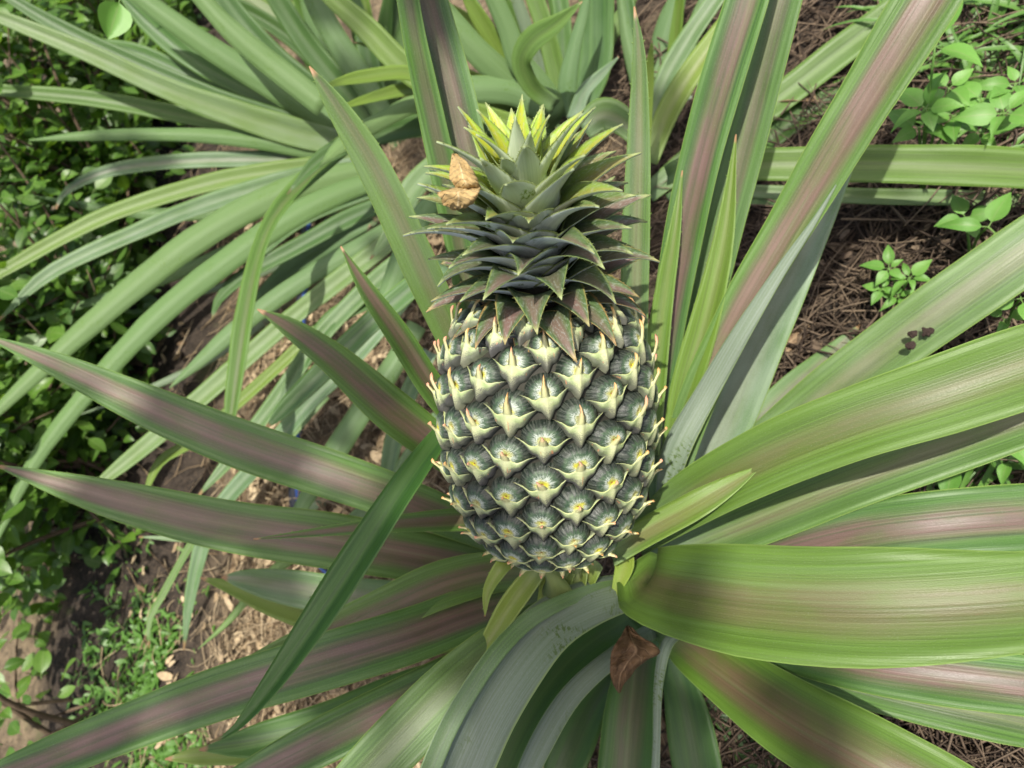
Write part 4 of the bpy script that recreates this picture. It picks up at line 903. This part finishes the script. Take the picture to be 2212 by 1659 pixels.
# dead leaves on the soil
wm = dry_mat('brown_litter_leaf', (.12, .075, .04), (.26, .175, .10), (.34, .25, .15))
for (x, y, s, lab) in ((1770, 205, 1.0, 'pale torn dead leaf on the straw below the top right leaves'), (1895, 50, .7, 'orange brown dead leaf behind the broad diagonal leaf'), (2085, 1575, .9, 'bleached dead leaf on the straw in the bottom right corner')):
    g = G(x, y, .02); t = thing('dead_leaf', Vector((g.x, g.y, gz(g.x, g.y))), lab, 'dead leaf', 'dead leaves on the soil')
    lm = small_leaf('blade', .06, .024, wm, .5, .5, .8, 11, .05); a = R_.uniform(0, 6)
    link('blade', lm, t, None, None, orient(Vector((math.cos(a), math.sin(a), .1)), Vector((.2, .1, 1)), Vector((0, 0, .012)), s))
# soil clods on the leaf
UPW = (CAMP - W(1985, 730, .51)).normalized(); cm = N('clod_soil'); q = cm.noise(cm.coord(), 500, 4); cm = cm.finish(cm.mix(q, (.018, .012, .010), (.050, .034, .027)), .95, cm.bump(q, .8, .002), .2)
for (x, y, r, lab) in ((1972, 721, .0042, 'small dark soil clod on the pale leaf, left of the upper two'), (2002, 717, .0052, 'largest dark soil clod on the pale leaf, the upper right one'), (1967, 747, .0046, 'dark soil clod on the pale leaf, lowest of the three')):
    p = W(x, y, .512); b = bmesh.new(); bmesh.ops.create_icosphere(b, subdivisions=3, radius=r)
    for v in b.verts: v.co -= UPW * v.co.dot(UPW) * .45; v.co *= .72 + .45 * mn.noise(v.co * 260 + Vector((x, y, 0))) + .2 * mn.noise(v.co * 1100)
    me = bpy.data.meshes.new('soil_clod'); b.to_mesh(me); b.free(); me.materials.append(cm)
    tag(link('soil_clod', me, None, None, p), lab, 'clod', 'soil clods on a leaf')

# ------------------------------------------------------------------ tree overhead whose leaves dapple the light
tl_m = green_mat('tree_leaf_green', (.030, .085, .014), (.070, .160, .030), .4, .30)
tree = thing('shade_tree', Vector((1.25, -1.1, 0)), 'leafy tree standing behind the viewer and shading the plants', 'tree')
TB = tree.location
CZ = 2.9
def under(p): return p - SUN * ((p.z - .2) / SUN.z)
cc = G(1000, 700, .2) + SUN * ((CZ - .2) / SUN.z)
Q = catmull([Vector((0, 0, -.05)), Vector((.05, -.02, 1.0)), Vector((-.05, .05, 2.1)), Vector((-.15, .15, 3.2))], 16)
v, fc = tube(Q, np.linspace(.07, .045, 16), 12); link('trunk', mesh('trunk', v, fc, bark), tree)
OPEN = [(W(1150, 400, .29), .13), (W(1000, 380, .30), .08), (W(1150, 760, .33), .08), (W(1240, 900, .34), .05), (W(1500, 1060, .42), .08), (W(1420, 1130, .42), .03), (G(620, 880), .16), (G(480, 1400), .16), (G(250, 1480), .10),  # spots kept clear of canopy leaves and branches so sun falls there
        (W(450, 190, 1.0), .06), (W(330, 430, 1.0), .05), (W(300, 600, .9), .06), (W(850, 1310, .46), .035), (W(1760, 870, .56), .035), (W(180, 770, .51), .05), (W(640, 370, .85), .05), (W(1080, 60, .78), .08), (W(790, 170, .8), .04), (W(960, 20, .42), .03), (W(700, 1150, .5), .04),
        (W(620, 700, .43), .04), (W(1030, 1420, .41), .035), (W(1700, 1290, .34), .03), (W(1900, 900, .36), .05), (W(1800, 1640, .4), .03), (W(2090, 380, .56), .05), (W(1560, 520, .455), .04), (W(1380, 400, .41), .03), (G(150, 300), .2), (G(120, 900), .15), (G(60, 600), .12), (G(100, 1180), .15), (G(250, 1250), .10), (W(1250, 560, .30), .03), (W(1080, 640, .31), .025), (W(1240, 1320, .41), .02), (W(1760, 1300, .33), .17), (W(2080, 1290, .31), .14), (W(1850, 915, .37), .14), (W(2100, 850, .35), .12), (W(330, 1110, .5), .045), (W(560, 980, .5), .04), (W(420, 1530, .42), .045), (W(880, 1420, .42), .05), (W(1620, 350, .45), .13), (W(1880, 220, .4), .13), (W(1900, 1640, .39), .10), (W(850, 480, .40), .07), (W(100, 380, 1.25), .22), (W(110, 900, 1.02), .20), (W(60, 1180, .9), .15), (W(250, 640, 1.1), .08), (W(420, 120, 1.05), .10), (W(640, 250, 1.05), .08), (W(1130, 90, .78), .10)]
tlf = [small_leaf('tree_leaf', .095, .060, tl_m, .15, .2), small_leaf('tree_leaf', .08, .045, tl_m, .3, .4)]
items = []; BV = []; BF = []
R_.seed(5)
for b in range(60):
    a = R_.uniform(0, 6.283); rr = 2.1 * R_.random() ** .5
    st = Vector(Q[R_.randrange(10, 16)]); en = Vector((cc.x, cc.y, 0)) - Vector((TB.x, TB.y, 0)) + Vector((math.cos(a) * rr, math.sin(a) * rr, CZ + R_.uniform(-.25, .5)))
    bad = False; C = catmull([st, st * .5 + en * .5 + Vector((R_.uniform(-.2, .2), R_.uniform(-.2, .2), .15)), en], 16)
    for cpt in C:
        for q, r0 in OPEN:
            d = Vector(cpt) + TB - q; d = d - SUN * d.dot(SUN)
            if d.length < r0 + .05: bad = True
    if bad: continue
    v, fc = tube(C, np.linspace(.016, .003, 16), 6); o = len(BV); BV += v; BF += [tuple(i + o for i in q) for q in fc]
if BV: link('branches', mesh('branches', BV, BF, bark), tree)
for i in range(9500):
    a = R_.uniform(0, 6.283); rr = 2.3 * R_.random() ** .5
    p = Vector((cc.x + math.cos(a) * rr, cc.y + math.sin(a) * rr, CZ + R_.uniform(-.3, .6)))
    gp = p - SUN * ((p.z - .3) / SUN.z); sxy = proj(gp)
    if not (-250 < sxy[0] < 2500 and -300 < sxy[1] < 1950): continue
    if mn.noise(Vector((p.x * 4.2, p.y * 4.2, p.z * .5))) < (.12 if sxy[0] < 330 else -.9 if (sxy[0] < 570 and 380 < sxy[1] < 1180) or (60 < sxy[0] < 1000 and 900 < sxy[1] and not (380 < sxy[0] < 640 and 1180 < sxy[1] < 1430)) else -.02 if sxy[0] < 820 else -1.0 if (sxy[1] > 1330 and 1040 < sxy[0] < 1640) else -.5): continue
    ok = True
    for q, r0 in OPEN:
        d = p - q; d = d - SUN * d.dot(SUN)
        if d.length < r0 + .040: ok = False; break
    if not ok: continue
    dd = Vector((R_.uniform(-1, 1), R_.uniform(-1, 1), R_.uniform(-.6, .1)))
    items.append((tlf[i % 2], orient(dd, Vector((R_.uniform(-.5, .5), R_.uniform(-.5, .5), 1)), p - TB, R_.uniform(.7, 1.2))))
# extra leaves added sunward of the left and front leaves to shade them
for q in (W(250, 840, .51), W(400, 910, .505), W(560, 975, .505), W(700, 1020, .505), W(250, 1085, .5), W(430, 1125, .5), W(600, 1155, .505), W(760, 1180, .51), W(480, 1490, .425), W(700, 1430, .435), W(270, 1570, .42), W(800, 1545, .435),
          W(1050, 1530, .357), W(1000, 1650, .345), W(1362, 1600, .535), W(1500, 1600, .575)):
    for i in range(9):
        p = q + SUN * ((CZ + R_.uniform(-.2, .5) - q.z) / SUN.z) + Vector((R_.uniform(-.065, .065), R_.uniform(-.065, .065), 0))
        items.append((tlf[i % 2], orient(Vector((R_.uniform(-1, 1), R_.uniform(-1, 1), R_.uniform(-.4, .1))), Vector((R_.uniform(-.3, .3), R_.uniform(-.3, .3), 1)), p - TB, R_.uniform(.7, 1.1))))
fo = link('foliage', merge('foliage', items, tl_m), tree); fo['kind'] = 'stuff'

# dried older leaves of the plants
dl_m = dry_mat('withered_leaf', (.16, .105, .06), (.34, .24, .14), (.42, .31, .19))
for pp in ([(1480, 1010, .69, 30), (1560, 900, .68, 40), (1650, 790, .685, 34), (1770, 690, .70, 22), (1850, 655, .71, 3)],
           [(1500, 1160, .66, 20), (1620, 970, .66, 22), (1700, 850, .67, 20), (1800, 720, .69, 14), (1830, 670, .70, 3)],
           [(1500, 1420, .66, 30), (1620, 1480, .64, 34), (1760, 1560, .61, 30), (1900, 1600, .59, 22), (2080, 1590, .565, 3)],
           [(1420, 1400, .66, 30), (1400, 1500, .64, 36), (1440, 1620, .62, 30), (1470, 1720, .61, 3)],
           [(1450, 400, .88, 30), (1580, 300, .86, 38), (1690, 240, .83, 34), (1790, 190, .82, 18), (1850, 180, .82, 3)],
           [(1390, 300, .96, 26), (1410, 160, .95, 30), (1440, 40, .93, 24), (1470, -60, .92, 3)],
           [(1080, 1360, .68, 30), (940, 1440, .66, 36), (800, 1540, .65, 32), (660, 1600, .64, 20), (560, 1650, .63, 3)]):
    leaf(plant, pp, chan=.35, wave=.25, mats=[dl_m, dl_m], name='withered_leaf', roll=R_.uniform(-25, 25))
